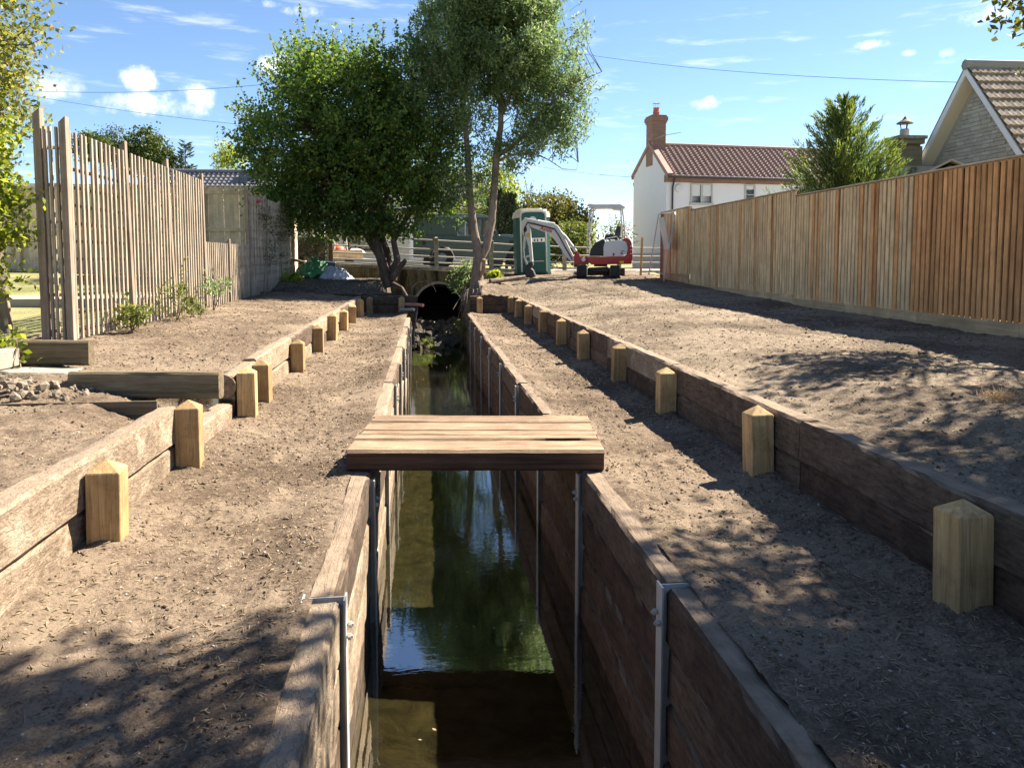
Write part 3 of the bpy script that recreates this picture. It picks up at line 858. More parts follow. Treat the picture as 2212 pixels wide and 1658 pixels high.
cross_wall('short dark sleeper wall with a post right of the culvert mouth', 1.10, 2.16, 19.36, [1.34], S_)

# footbridge of four sleepers laid side by side
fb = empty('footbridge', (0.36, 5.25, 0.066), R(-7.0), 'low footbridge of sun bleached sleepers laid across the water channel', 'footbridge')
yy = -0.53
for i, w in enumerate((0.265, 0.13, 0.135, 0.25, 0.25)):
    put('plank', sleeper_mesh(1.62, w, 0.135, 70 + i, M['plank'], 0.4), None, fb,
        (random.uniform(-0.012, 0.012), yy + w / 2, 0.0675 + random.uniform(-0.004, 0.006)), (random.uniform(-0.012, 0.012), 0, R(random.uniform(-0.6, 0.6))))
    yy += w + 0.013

# steps up to the garden on the left
def loose_sleeper(label, p0, p1, z_top, H, T, mat, v, tilt=0.0):
    d = Vector(p1) - Vector(p0)
    o = put('garden_sleeper', sleeper_mesh(round(d.length, 2), T, H, v, mat, 0.6), None, None, ((p0[0] + p1[0]) / 2, (p0[1] + p1[1]) / 2, z_top - H / 2),
            (0, tilt, math.atan2(d.y, d.x)))
    return tag(o, label, 'sleeper', 'garden step sleepers')
loose_sleeper('lower weathered sleeper laid crosswise, its right end against the pale posts', (-2.83, 6.42), (-1.63, 6.26), 0.500, 0.212, 0.10, M['garden_sleeper'], 80)
loose_sleeper('upper dark sleeper at the foot of the trellis, left of the lower one', (-4.6, 7.16), (-2.90, 6.98), 0.690, 0.215, 0.10, M['garden_sleeper'], 81)
# sawn round end of the top sleeper showing next to the second pale post
eg = MB()
eg.lathe([(0.098, -0.012), (0.104, 0.0), (0.10, 0.006)], n=18)
o = eg.build('sawn_log', M['end_grain'], None, (-1.70, 6.60, 0.325), (R(90), 0, 0))
tag(o, 'round sawn log end with ring cracks between the crosswise sleeper and a post', 'log')
edge = MB().span(-4.6, -1.98, 5.83, 5.85, 0.20, 0.352)
tag(edge.build('edging_board', M['garden_sleeper']), 'thin edging board on edge in the soil below the rubble', 'board')

# rubble and broken slabs
def rock_mesh(name, seed, mat, sq=0.75, sub=1, amp=0.28):
    bm = bmesh.new()
    bmesh.ops.create_icosphere(bm, subdivisions=sub, radius=1.0)
    r = random.Random(seed)
    for v in bm.verts:
        v.co *= 1 + r.uniform(-amp, amp)
        v.co.z *= sq
    me = bpy.data.meshes.new(name)
    bm.to_mesh(me); bm.free()
    me.materials.append(mat)
    return me
rocks_r = [rock_mesh('rock', 200 + i, M['rubble'], 0.75, 1, 0.3) for i in range(6)]
heap = empty('rubble_pile', (-3.1, 6.25, 0.34), 0, 'heap of broken pale rubble spilling beside the lower garden sleeper', 'rubble')
r = random.Random(4)
for i in range(230):
    u, w = r.random() ** 1.2, r.gauss(0, 0.55)
    x = -0.75 + 1.25 * u
    y = max(-0.35, min(0.26, w * 0.3))
    h = 0.16 * (1 - u) + 0.02
    s = (0.010 + 0.05 * r.random() ** 2.2) * (1.25 - 0.6 * u)
    put('rock', rocks_r[i % 6], None, heap, (x, y, h * (1 - abs(y) * 1.4) + r.uniform(-0.02, 0.02)), (r.uniform(0, 6), r.uniform(0, 6), r.uniform(0, 6)), (s, s * r.uniform(.7, 1.2), s))
def slab(label, c, s, rz, seed):
    b = MB()
    rr = random.Random(seed)
    n = 9
    prof = []
    for k in range(n):
        a = 2 * math.pi * k / n
        q = 1 / max(abs(math.cos(a)), abs(math.sin(a)))
        prof.append((math.cos(a) * q * s[0] / 2 * rr.uniform(.85, 1.05), math.sin(a) * q * s[1] / 2 * rr.uniform(.85, 1.05)))
    b.prism(prof, -s[2] / 2, s[2] / 2, 'z')
    return tag(b.build('concrete_slab', M['concrete'], None, c, (rr.uniform(-.05, .05), rr.uniform(-.05, .05), rz), bevel=0.012), label, 'slab', 'broken concrete slabs')
slab('broken concrete slab lying between the rubble and the upper sleeper', (-3.22, 6.72, 0.41), (0.6, 0.40, 0.13), 0.1, 5)
slab('broken concrete slab at the left edge above the rubble', (-3.72, 6.70, 0.58), (0.62, 0.45, 0.16), -0.1, 9)
# ------------------------------------------------------------------ tall slatted fence on the right
def fence_x(y):
    return 6.73 + 0.021 * (y - 7.91)
rf_root = empty('slatted_fence', (0, 0, 0), 0, 'tall stepped fence of close upright slats along the right side', 'fence')
PANELS = [(0.4, 13.62, 0.66, 2.555), (13.62, 19.72, 0.72, 2.665), (19.72, 22.1, 0.98, 2.765)]
ang = math.atan2(0.021, 1.0)
for (y0, y1, zb, zt) in PANELS:
    h = zt - zb - 0.01
    sm = {}
    for key, mat in (('a', M['fence']), ('b', M['fence_far'])):
        sm[key] = [MB().box((0, 0, h / 2), (0.026, w, h)).mesh('slat', mat, bevel=0.003) for w in (0.066, 0.072, 0.077)]
    y = y0 + 0.05
    i = 0
    while y < y1 - 0.03:
        red = (y < 10.0) or random.random() < 0.12
        put('slat', random.choice(sm['a' if red else 'b']), None, rf_root,
            (fence_x(y) + random.uniform(-0.004, 0.004), y, zb + random.uniform(-0.006, 0.0)), (random.uniform(-.004, .004), random.uniform(-.004, .004), -ang + random.uniform(-.03, .03)))
        y += 0.104 + random.uniform(-0.004, 0.004)
        i += 1
    # boards behind the slats, capping, gravel boards in fence-bay lengths
    L = y1 - y0
    c = (y0 + y1) / 2
    MB().box((0, 0, 0), (0.02, L - 0.02, h - 0.02)).build('backing_panel', M['fence_back'], rf_root, (fence_x(c) + 0.035, c, zb + h / 2), (0, 0, -ang))
    n = max(1, round(L / 1.85))
    for k in range(n):
        ya, yb = y0 + L * k / n, y0 + L * (k + 1) / n
        yc = (ya + yb) / 2
        MB().box((0, 0, 0), (0.085, yb - ya - 0.004, 0.024)).build('cap_rail', M['cap'], rf_root, (fence_x(yc) + 0.008, yc, zt + 0.008), (0, 0, -ang), bevel=0.004)
        gz = float(z_right(np.array([fence_x(yc)]), np.array([yc]))[0])
        MB().box((0, 0, 0), (0.045, yb - ya - 0.006, zb - gz + 0.22)).build('gravel_board', M['gravel_board'], rf_root,
                 (fence_x(yc) - 0.012, yc, (zb + gz - 0.22) / 2 - 0.002), (random.uniform(-0.004, 0.004), 0, -ang), bevel=0.006)
        MB().box((0, 0, 0), (0.1, 0.1, zt - 0.3)).build('post', M['fence_back'], rf_root, (fence_x(ya) + 0.11, ya + 0.05, (zt + 0.2) / 2), (0, 0, -ang))
# the return end of the fence
MB().box((0, 0, 0), (0.16, 0.05, 2.1)).build('end_board', M['fence_back'], rf_root, (fence_x(22.15) - 0.02, 22.15, 1.72), (0, 0, 0.3))

# ------------------------------------------------------------------ slatted trellis on the left
tr = empty('trellis_screen', (0, 0, 0), 0, 'tall open trellis screen of upright slats along the left bed', 'trellis')
def tx(y):
    return -3.88 - 0.12 * min(1.0, (y - 8.87) / 6.0)
def post_at(x, y, z0, z1, w=0.10, d=0.10, lean=0.0):
    b = MB()
    k, q = w / 2, d / 2
    b.add([(-k, -q, 0), (k, -q, 0), (k, q, 0), (-k, q, 0), (-k, -q, z1 - z0 - 0.07), (k, -q, z1 - z0), (k, q, z1 - z0), (-k, q, z1 - z0 - 0.07)],
          [(3, 2, 1, 0), (0, 1, 5, 4), (1, 2, 6, 5), (2, 3, 7, 6), (3, 0, 4, 7), (4, 5, 6, 7)])
    return b.build('post', M['trellis_post'], tr, (x, y, z0), (0, lean, 0), bevel=0.003)
post_at(-4.15, 8.90, 0.30, 3.02, 0.078, 0.09, -0.002)
post_at(-3.88, 8.87, 0.30, 2.93, 0.072, 0.09, -0.001)
for k, (y, top, ln) in enumerate(((10.74, 2.95, -.02), (12.58, 2.95, -.03), (14.43, 2.93, -.012), (16.2, 1.80, -.005), (18.05, 3.02, -.02), (19.9, 3.0, -.006), (21.7, 3.0, 0.0))):
    post_at(tx(y), y, 0.35, top, 0.075, 0.085, ln)
SLAT = {}
def slat(y, zt, zb, x=None):
    key = round(zt - zb, 1)
    if key not in SLAT:
        SLAT[key] = MB().box((0, 0, key / 2), (0.026, 0.042, key)).mesh('slat', M['trellis'], bevel=0.003)
    put('slat', SLAT[key], None, tr, ((tx(y) if x is None else x) + random.uniform(-.002, .002), y + random.uniform(-.004, .004), zt - key + random.uniform(-.005, .005)),
        (random.uniform(-.003, .003), random.uniform(-.004, .003), random.uniform(-.04, .04)))
def run(y0, y1, zt, pitch):
    y = y0 + 0.1
    while y < y1 - 0.07:
        g = 0.47 + 0.0006 * max(0, y - 9) ** 2
        slat(y, zt, g)
        y += pitch
    g = 0.47 + 0.0006 * max(0, (y0 + y1) / 2 - 9) ** 2
    z = g + 0.12
    while z < zt - 0.03:
        yc = (y0 + y1) / 2
        MB().box((0, 0, 0), (0.018, y1 - y0, 0.036)).build('batten', M['trellis'], tr, (tx(yc) - 0.031, yc, z), (0, 0, math.atan2(tx(y0) - tx(y1), y1 - y0)))
        z += 0.2
run(8.9, 10.72, 2.80, 0.142)
run(10.76, 12.56, 2.80, 0.142)
run(12.6, 14.41, 2.80, 0.142)
run(14.45, 16.18, 1.70, 0.135)
run(16.22, 18.03, 1.70, 0.135)
run(18.07, 19.88, 2.88, 0.135)
run(19.92, 21.68, 2.9, 0.135)
run(21.72, 23.55, 2.92, 0.135)
for x in (-4.075, -4.02, -3.96):                 # short return panel at the near end
    slat(8.88, 2.82, 0.42, x)
z = 0.6
while z < 2.8:
    MB().box((0, 0, 0), (0.2, 0.02, 0.036)).build('batten', M['trellis'], tr, (-4.01, 8.915, z))
    z += 0.4

# ------------------------------------------------------------------ closeboard fence at the end of the garden
cb = empty('closeboard_fence', (0, 0, 0), 0, 'high closeboard fence behind the trellis with horizontal rails', 'fence')
BOARDS = [MB().box((0, 0, 1.35), (0.148, 0.02, 2.7)).mesh('board', M['board'], bevel=0.002)]
x = -14.6
while x < -3.98:
    put('board', BOARDS[0], None, cb, (x, 24.30 + random.uniform(-.004, .004), 0.86), (0, random.uniform(-.004, .004), random.uniform(-.02, .02)))
    x += 0.153
for (xa, xb) in ((-14.7, -12.0), (-12.0, -9.4), (-9.4, -6.75), (-6.75, -4.15)):
    xc = (xa + xb) / 2
    for z in (1.12, 2.27, 3.40):
        MB().box((0, 0, 0), (xb - xa - 0.12, 0.04, 0.10)).build('rail', M['board'], cb, (xc, 24.26, z), bevel=0.004)
    MB().box((0, 0, 0), (xb - xa - 0.005, 0.09, 0.035)).build('cap_rail', M['cap'], cb, (xc, 24.29, 3.59), bevel=0.004)
    MB().box((0, 0, 0), (0.12, 0.12, 2.95)).build('post', M['board'], cb, (xb, 24.23, 2.12), bevel=0.004)
MB().box((0, 0, 0), (0.13, 0.13, 3.1)).build('post', M['trellis_post'], cb, (-3.98, 23.62, 2.10), bevel=0.004)
MB().box((0, 0, 0), (0.035, 0.6, 2.9)).build('end_board', M['board'], cb, (-3.96, 24.02, 2.12))

# ------------------------------------------------------------------ temporary mesh fence panel, stake
A, B = far_point(1402, 590, 22.9), far_point(1435, 601, 20.6)
At, Bt = far_point(1423, 462, 22.8), far_point(1459, 459, 20.5)
hp = empty('site_fence_panel', (0, 0, 0), 0, 'grey wire mesh site fence panel leaning at the far end of the slatted fence', 'fence panel')
def lerp(p, q, t): return p + (q - p) * t
fr = MB()
fr.tube([lerp(A, At, -.03), lerp(A, At, .97), lerp(At, Bt, .03), lerp(At, Bt, .97), lerp(B, Bt, .97), lerp(B, Bt, -.04)], 0.021, 8)
fr.tube([lerp(A, At, .05), lerp(B, Bt, .05)], 0.019, 8)
fr.build('frame', M['steel'], hp, smooth=True)
wm_ = MB()
for k in range(1, 26):
    wm_.tube([lerp(lerp(A, At, .05), lerp(B, Bt, .05), k / 26), lerp(At, Bt, k / 26)], 0.0018, 3, False)
for k in range(1, 9):
    wm_.tube([lerp(A, At, k / 9), lerp(B, Bt, k / 9)], 0.0018, 3, False)
wm_.build('wire_mesh', M['steel'], hp)['kind'] = 'stuff'
C0 = lerp(lerp(A, B, .62), lerp(At, Bt, .62), .50)
M['notice'] = plain('notice_board', (0.50, 0.58, 0.55), 0.5, var=0.3, scale=3.0)
nb = MB().box((0, 0, 0), (0.02, 0.75, 0.9))
tag(nb.build('notice_board', M['notice'], None, lerp(lerp(A, B, .62), lerp(At, Bt, .62), .68) + Vector((-.03, 0, 0)), (0, R(11), math.atan2(-(B - A).x, (B - A).y))),
    'pale notice sheet hung inside the leaning mesh panel', 'sign')
p0 = far_point(1384, 592, 24.0)
st = MB().box((0, 0, 0.48), (0.06, 0.05, 1.36))
tag(st.build('wooden_stake', M['post'], None, p0, (0.02, R(1.5), 0.2), bevel=0.004), 'upright wooden stake in the ground right of the excavator', 'stake')
# ------------------------------------------------------------------ trees and plants
def leaf_quads(pts, length, width, r, droop=0.0, direction=None, spread=1.0):
    """one small bent blade per point"""
    n = len(pts)
    if direction is None:
        d = r.normal(0, 1, (n, 3))
    else:
        d = direction + r.normal(0, spread, (n, 3))
    d[:, 2] -= droop
    d /= np.linalg.norm(d, axis=1)[:, None] + 1e-9
    up = r.normal(0, 1, (n, 3)) + np.array([0, 0, 0.6])
    s = np.cross(d, up)
    s /= np.linalg.norm(s, axis=1)[:, None] + 1e-9
    nrm = np.cross(s, d)
    L = (length * r.uniform(0.6, 1.3, n))[:, None]
    Wd = (width * r.uniform(0.6, 1.3, n))[:, None]
    v = np.empty((n, 4, 3))
    v[:, 0] = pts - d * L * 0.5
    v[:, 1] = pts + s * Wd * 0.5 + nrm * Wd * 0.15 - d * L * 0.05
    v[:, 2] = pts + d * L * 0.5
    v[:, 3] = pts - s * Wd * 0.5 + nrm * Wd * 0.15 - d * L * 0.05
    f = np.arange(n * 4).reshape(n, 4)
    return v.reshape(-1, 3), f

def in_blobs(blobs, n, r, shell=2.2):
    w = np.array([b[1][0] * b[1][1] * b[1][2] * (b[2] if len(b) > 2 else 1) for b in blobs])
    idx = r.choice(len(blobs), n, p=w / w.sum())
    d = r.normal(0, 1, (n, 3)); d /= np.linalg.norm(d, axis=1)[:, None]
    rad = r.uniform(0, 1, n) ** (1 / shell)
    rad = rad * (0.72 + 0.5 * vnoise(d[:, 0] * 2.6 + idx * 7.1 + 20, d[:, 2] * 2.6 + d[:, 1] * 1.9 + 40, 3))
    c = np.array([b[0] for b in blobs])[idx]; s = np.array([b[1] for b in blobs])[idx]
    return c + d * s * rad[:, None], d * s

def tree(name, label, blobs, stems, leafm, barkm, clumps, per, sig, ll, lw, seed, cat='tree', droop=0.0, sprigs=0, sprig_len=0.6, shell=2.4,
         twig_every=2, group=None, hang=0.0, twig_r=0.014):
    r = np.random.default_rng(seed)
    base = stems[0][0][0]
    root = empty(name, base, 0, label, cat, group)
    off = Vector(base)
    tk = MB()
    skel = []
    for pts, rad in stems:
        tk.tube([Vector(p) - off for p in pts], rad, 9)
        for i in range(len(pts) - 1):
            for t in np.linspace(0, 1, 5):
                skel.append(np.array(pts[i]) * (1 - t) + np.array(pts[i + 1]) * t)
    tk.build('trunk', barkm, root, smooth=True)
    skel = np.array(skel)
    zmin = skel[:, 2].min()
    upper = skel[skel[:, 2] > zmin + 0.25 * (skel[:, 2].max() - zmin)]
    C, outw = in_blobs(blobs, clumps, r, shell)
    if clumps > 1000:                                # open gaps between the boughs
        gap = vnoise(C[:, 0] * 1.5 + C[:, 1] * .6 + 50, C[:, 2] * 1.7 + 30, seed) * .7 + vnoise(C[:, 0] * 3.4 + 9, C[:, 2] * 3.4 + C[:, 1], seed + 1) * .3
        C = C[gap > .30]
        clumps = len(C)
    br = MB()
    for c in C[::twig_every]:
        dd = np.linalg.norm(upper - c, axis=1) + np.maximum(0, upper[:, 2] - c[2]) * 1.5
        s = upper[np.argmin(dd)]
        m = (s + c) / 2 + r.normal(0, 0.12, 3) + np.array([0, 0, 0.08])
        br.tube([s - off, m - off, c - off], [twig_r * r.uniform(.8, 1.6), twig_r * .7, twig_r * .25], 4, False)
    if br.v:
        br.build('branches', barkm, root)['kind'] = 'stuff'
    k = r.poisson(per, clumps).clip(1)
    idx = np.repeat(np.arange(clumps), k)
    o = r.normal(0, 1, (len(idx), 3)) * sig
    o[:, 2] = o[:, 2] * 0.75 - np.abs(r.normal(0, hang, len(idx)))
    P = C[idx] + o
    tone = np.repeat(r.uniform(0, 1, clumps), k) * 0.45 + r.uniform(0, 1, len(idx)) * 0.55
    V, Fc = leaf_quads(P, ll, lw, r, droop)
    if sprigs:
        S, so = in_blobs(blobs, sprigs * 3, r, 60.0)
        keep = S[:, 2] > np.array([b[0][2] for b in blobs]).mean() - 0.3
        S, so = S[keep][:sprigs], so[keep][:sprigs]
        dirs = so / np.linalg.norm(so, axis=1)[:, None] + np.array([0, 0, 0.9]) + r.normal(0, .25, (len(S), 3))
        dirs /= np.linalg.norm(dirs, axis=1)[:, None]
        ps, tn = [], []
        sb = MB()
        for a, d in zip(S, dirs):
            L = sprig_len * r.uniform(.4, 1.3)
            t = r.uniform(0, 1, int(18 * L / 0.5)) 
            ps.append(a + d * (t * L)[:, None] + r.normal(0, 0.035, (len(t), 3)))
            tn.append(r.uniform(0.3, 1, len(t)))
            sb.tube([a - d * .2 - np.array(off), a + d * L - np.array(off)], [0.007, 0.002], 3, False)
        ps = np.concatenate(ps)
        v2, f2 = leaf_quads(ps, ll, lw, r, droop)
        Fc = np.concatenate([Fc, f2 + len(V)])
        V = np.concatenate([V, v2])
        tone = np.concatenate([tone] + tn)
        sb.build('shoots', barkm, root)['kind'] = 'stuff'
    V = V - np.array(off)
    put('crown', np_mesh('crown', V, Fc, leafm, tone), None, root)
    return root

G = {}
G['maple'] = leaf_mat('maple_leaf', [(0.0, (0.042, 0.085, 0.024)), (0.6, (0.095, 0.17, 0.038)), (1.0, (0.25, 0.30, 0.06))], 0.5)
G['willow'] = leaf_mat('narrow_leaf', [(0.0, (0.075, 0.13, 0.05)), (0.6, (0.15, 0.22, 0.09)), (1.0, (0.31, 0.37, 0.17))], 0.48)
G['lime'] = leaf_mat('bright_leaf', [(0.0, (0.10, 0.14, 0.025)), (0.6, (0.24, 0.30, 0.05)), (1.0, (0.46, 0.46, 0.12))], 0.5)
G['gold'] = leaf_mat('yellowing_leaf', [(0.0, (0.09, 0.12, 0.03)), (0.7, (0.22, 0.24, 0.06)), (0.93, (0.38, 0.33, 0.08)), (1.0, (0.5, 0.25, 0.05))], 0.45)
G['olive'] = leaf_mat('olive_leaf', [(0.0, (0.05, 0.06, 0.018)), (0.6, (0.11, 0.12, 0.03)), (1.0, (0.24, 0.21, 0.06))], 0.4)
G['dark'] = leaf_mat('dark_leaf', [(0.0, (0.018, 0.032, 0.013)), (0.6, (0.04, 0.06, 0.022)), (1.0, (0.075, 0.10, 0.035))], 0.3)
G['cypress'] = leaf_mat('conifer_needle', [(0.0, (0.05, 0.085, 0.03)), (0.5, (0.10, 0.155, 0.05)), (1.0, (0.27, 0.31, 0.065))], 0.4)
G['pine'] = leaf_mat('pine_needle', [(0.0, (0.03, 0.05, 0.035)), (0.6, (0.06, 0.085, 0.06)), (1.0, (0.12, 0.14, 0.09))], 0.25)
G['oak'] = leaf_mat('oak_leaf', [(0.0, (0.025, 0.045, 0.012)), (0.6, (0.06, 0.09, 0.022)), (1.0, (0.12, 0.15, 0.04))], 0.35)
G['light'] = leaf_mat('light_leaf', [(0.0, (0.06, 0.085, 0.02)), (0.6, (0.13, 0.165, 0.04)), (1.0, (0.26, 0.27, 0.08))], 0.45)
G['dry'] = leaf_mat('dry_grass', [(0.0, (0.22, 0.16, 0.09)), (1.0, (0.42, 0.33, 0.2))], 0.3)

# bushy many-stemmed tree left of the culvert, depth about 22 m
t1 = far_point(838, 612, 22.0)
b1 = (t1.x, t1.y, t1.z - 0.12)
def q(px, py, d=22.0): 
    p = far_point(px, py, d); return (p.x, p.y, p.z)
tree('bushy_tree', 'dense dark green bushy tree with several stems left of the culvert',
     [(q(745, 290), (2.75, 2.4, 2.1), 1.1), (q(720, 180), (1.75, 1.6, 1.3), 1.0), (q(850, 190), (1.5, 1.5, 1.5), 1.0), (q(640, 330), (1.5, 1.4, 1.3), 1.0),
      (q(880, 330), (1.9, 1.7, 1.7), 1.0), (q(780, 400), (2.6, 2.0, 1.15), 1.0), (q(930, 425), (1.0, 1.2, .85), 1.2), (q(640, 410), (1.3, 1.3, 0.9), 1.0),
      (q(650, 140), (.7, .7, .8), 1.1), (q(680, 455), (1.3, 1.2, .5), 1.0), (q(800, 480), (1.1, 1.0, .38), .9), (q(950, 440), (.75, .8, .4), 1.0), (q(590, 440), (.8, .8, .5), .9), (q(750, 492), (1.7, 1.5, .42), 1.3), (q(835, 485), (1.1, 1.1, .42), 1.2), (q(660, 478), (.9, .9, .35), 1.2)],
     [([b1, q(826, 560), q(800, 520), q(775, 470, 21.8), q(740, 380, 21.7), q(700, 250)], [.19, .135, .12, .10, .07, .03]),
      ([q(835, 600), q(818, 545, 21.8), q(805, 490, 21.8), q(800, 400), q(790, 250), q(770, 150)], [.16, .125, .10, .085, .06, .02]),
      ([q(842, 600, 22.1), q(838, 548, 22.1), q(820, 500, 22.1), q(835, 420), q(860, 280)], [.14, .10, .085, .06, .03]),
      ([q(848, 603), q(858, 560, 21.9), q(850, 520, 21.9), q(868, 490), q(900, 430), q(930, 350)], [.13, .10, .085, .075, .05, .02]),
      ([q(850, 596, 21.8), q(868, 572, 21.7), q(876, 562, 21.6)], [.10, .08, .06]),
      ([q(845, 612), q(868, 622, 21.5), q(880, 640, 21.2)], [.08, .05, .03]),
      ([q(851, 515, 21.9), q(836, 490, 22), q(820, 440)], [.06, .05, .03])],
     G['maple'], M['bark_dark'], 3500, 25, 0.14, 0.105, 0.075, 11, sprigs=300, sprig_len=0.62)

# taller pale-barked tree with narrow leaves right of the culvert
t2 = far_point(1030, 615, 21.5)
b2 = (t2.x, t2.y, t2.z - 0.15)
def q2(px, py, d=21.5):
    p = far_point(px, py, d); return (p.x, p.y, p.z)
tree('forked_tree', 'tall pale barked tree with a low fork and fine grey green leaves',
     [(q2(1085, 90), (2.2, 2.0, 1.9), 1.1), (q2(1000, 60), (1.5, 1.5, 1.7), 1.0), (q2(1165, 180), (1.35, 1.4, 1.45), 1.0), (q2(1130, 20), (1.5, 1.5, 1.3), 1.0),
      (q2(985, 210), (1.4, 1.4, 1.4), 1.0), (q2(1215, 260), (.8, .9, .75), .9), (q2(1150, 300), (1.1, 1.1, .7), .7), (q2(1255, 190), (.6, .6, .5), .8),
      (q2(1060, 330), (1.2, 1.1, .7), .55), (q2(930, 130), (.9, .9, .8), .9), (q2(1080, -60), (1.8, 1.7, 1.5), 1.0), (q2(985, 390), (.9, 1.0, 1.0), .7)],
     [([b2, q2(1031, 580), q2(1034, 552), q2(1024, 500), q2(1016, 430), q2(1010, 330), q2(1000, 200), q2(1010, 60)], [.21, .155, .15, .115, .10, .085, .06, .02]),
      ([q2(1036, 560), q2(1050, 535), q2(1062, 480), q2(1068, 400), q2(1072, 340), q2(1082, 270), q2(1080, 180), q2(1095, 60)], [.13, .115, .11, .105, .10, .08, .06, .02]),
      ([q2(1072, 335), q2(1100, 322, 21.3), q2(1140, 285, 21.2), q2(1185, 230, 21.2), q2(1240, 180, 21.2), q2(1300, 155, 21.2)], [.075, .06, .05, .035, .022, .008]),
      ([q2(1078, 260), q2(1105, 200), q2(1150, 120), q2(1170, 40)], [.06, .045, .03, .012]),
      ([q2(1010, 300), q2(985, 240), q2(960, 150), q2(940, 90)], [.05, .04, .025, .01]),
      ([q2(1072, 350), q2(1100, 335, 21.2), q2(1150, 330, 21.1), q2(1185, 345, 21.0), q2(1215, 365, 21.0), q2(1245, 367, 21.0), q2(1249, 350, 21)], [.045, .03, .02, .014, .011, .008, .004]),
      ([q2(1033, 600), q2(1044, 585, 21.3), q2(1046, 560, 21.2)], [.07, .06, .05])],
     G['willow'], M['bark_pale'], 2600, 38, 0.13, 0.14, 0.042, 12, droop=0.55, sprigs=130, sprig_len=0.55, hang=0.10, twig_r=0.012)

# yellowing tree and bright shrub at the left edge
lb = (-5.25, 10.2, 0.45)
tree('yellowing_tree', 'yellow green tree hanging over the left edge above the trellis',
     [((-6.0, 10.6, 4.6), (1.1, 1.2, 1.5), 1.0), ((-5.85, 10.4, 3.5), (.95, 1.0, 1.0), 1.0), ((-6.0, 10.5, 5.9), (1.05, 1.1, 1.0), 1.0)],
     [([lb, (-5.4, 10.3, 2.0), (-5.6, 10.4, 3.6), (-5.8, 10.5, 5.4)], [.09, .075, .06, .02])],
     G['gold'], M['bark'], 900, 30, 0.14, 0.08, 0.05, 13, droop=0.3, sprigs=50, sprig_len=0.4)
sb = (-4.62, 8.75, 0.42)
tree('bright_shrub', 'bright lime green leafy shrub beside the near trellis post',
     [((-4.88, 8.7, 2.0), (.60, .6, .72), 1.0), ((-4.84, 8.7, 2.5), (.5, .5, .42), 1.0), ((-4.88, 8.7, 1.2), (.46, .5, .6), .6)],
     [([sb, (-4.66, 8.72, 1.2), (-4.7, 8.7, 2.0)], [.035, .028, .012]), ([sb, (-4.55, 8.6, 1.1), (-4.5, 8.55, 1.7)], [.02, .016, .006])],
     G['lime'], M['bark'], 420, 28, 0.10, 0.075, 0.042, 14, cat='shrub', droop=0.4, sprigs=34, sprig_len=0.35, twig_r=0.006)

# the big tree standing right of the frame that shades the foreground
rb = (10.2, 5.6, 0.4)
tree('overhanging_tree', 'tree reaching into the top right corner over the stone house roof',
     [((8.5, 5.6, 5.6), (2.0, 1.8, 1.1), 1.0), ((6.5, 4.7, 5.5), (1.5, 1.5, .9), 2.0), ((3.7, 4.35, 5.5), (1.35, .95, .6), 2.6), ((5.0, 4.2, 5.7), (1.0, .6, .5), 1.2),
      ((7.2, 7.95, 4.55), (.72, .72, 1.1), 1.3), ((8.4, 3.6, 5.8), (2.0, 1.7, 1.2), .9), ((6.4, 3.0, 5.6), (1.5, 1.2, .9), 1.0), ((4.0, 2.9, 5.6), (1.4, 1.0, .7), 1.2)],
     [([rb, (10.0, 5.6, 2.5), (9.4, 5.2, 4.6), (8.6, 4.9, 6.6)], [.24, .2, .16, .06]), ([(9.8, 5.5, 3.4), (8.0, 4.8, 5.2), (6.2, 4.6, 5.6), (3.6, 4.2, 5.6)], [.14, .11, .07, .02]),
      ([(9.8, 5.5, 3.2), (8.2, 4.0, 4.6), (6.6, 3.0, 5.4), (4.0, 2.8, 5.6)], [.12, .09, .06, .02]), ([(10, 5.7, 3), (9.0, 7.0, 3.9), (7.1, 8.0, 4.7)], [.11, .07, .02])],
     G['olive'], M['bark'], 1500, 26, 0.17, 0.11, 0.07, 15, droop=0.3, sprigs=70, sprig_len=0.5)

# conifer behind the slatted fence
def conifer(name, label, base, height, radius, mat, seed, n_br=130, needle=0.16, cat='tree', upsweep=0.55, taper=0.8, width=0.03, per=60):
    r = np.random.default_rng(seed)
    root = empty(name, base, 0, label, cat)
    tk = MB()
    tk.tube([(0, 0, 0), (0.02, 0, height * .5), (0, 0.02, height)], [height * .022, height * .014, .006], 7)
    tk.build('trunk', M['bark_dark'], root, smooth=True)
    ps, ds, tn = [], [], []
    bb = MB()
    for i in range(n_br):
        z = height * r.uniform(0.06, 0.99) 
        a = r.uniform(0, 6.283)
        L = radius * (1 - z / height) ** taper * r.uniform(.65, 1.2) + 0.12
        d = np.array([math.cos(a), math.sin(a), upsweep * r.uniform(.6, 1.5)])
        d /= np.linalg.norm(d)
        m = max(12, int(per * L))
        t = r.uniform(0.12, 1, m) ** 0.8
        curve = np.array([0, 0, 1.0]) * (t ** 2 * L * 0.22)[:, None]
        pts = np.array([0, 0, z]) + d * (t * L)[:, None] + curve
        side = r.normal(0, 1, (m, 3)) * (0.16 * L * (1.15 - t))[:, None]
        side[:, 2] *= 0.45
        ps.append(pts + side)
        dd = d[None] + side * 1.2 + np.array([0, 0, .35])
        ds.append(dd)
        tn.append(r.uniform(0, .55, m) + .45 * r.uniform(0, 1) * np.ones(m))
        e = np.array([0, 0, z]) + d * L + np.array([0, 0, L * .2])
        bb.tube([(0, 0, z), tuple(np.array([0, 0, z]) + d * L * .5 + np.array([0, 0, L * .05])), tuple(e)], [.014, .01, .003], 3, False)
    bb.build('branches', M['bark_dark'], root)
    P, D, T = np.concatenate(ps), np.concatenate(ds), np.concatenate(tn)
    V, Fc = leaf_quads(P, needle, width, r, 0, D, 0.32)
    put('crown', np_mesh('crown', V, Fc, mat, T), None, root)
    return root
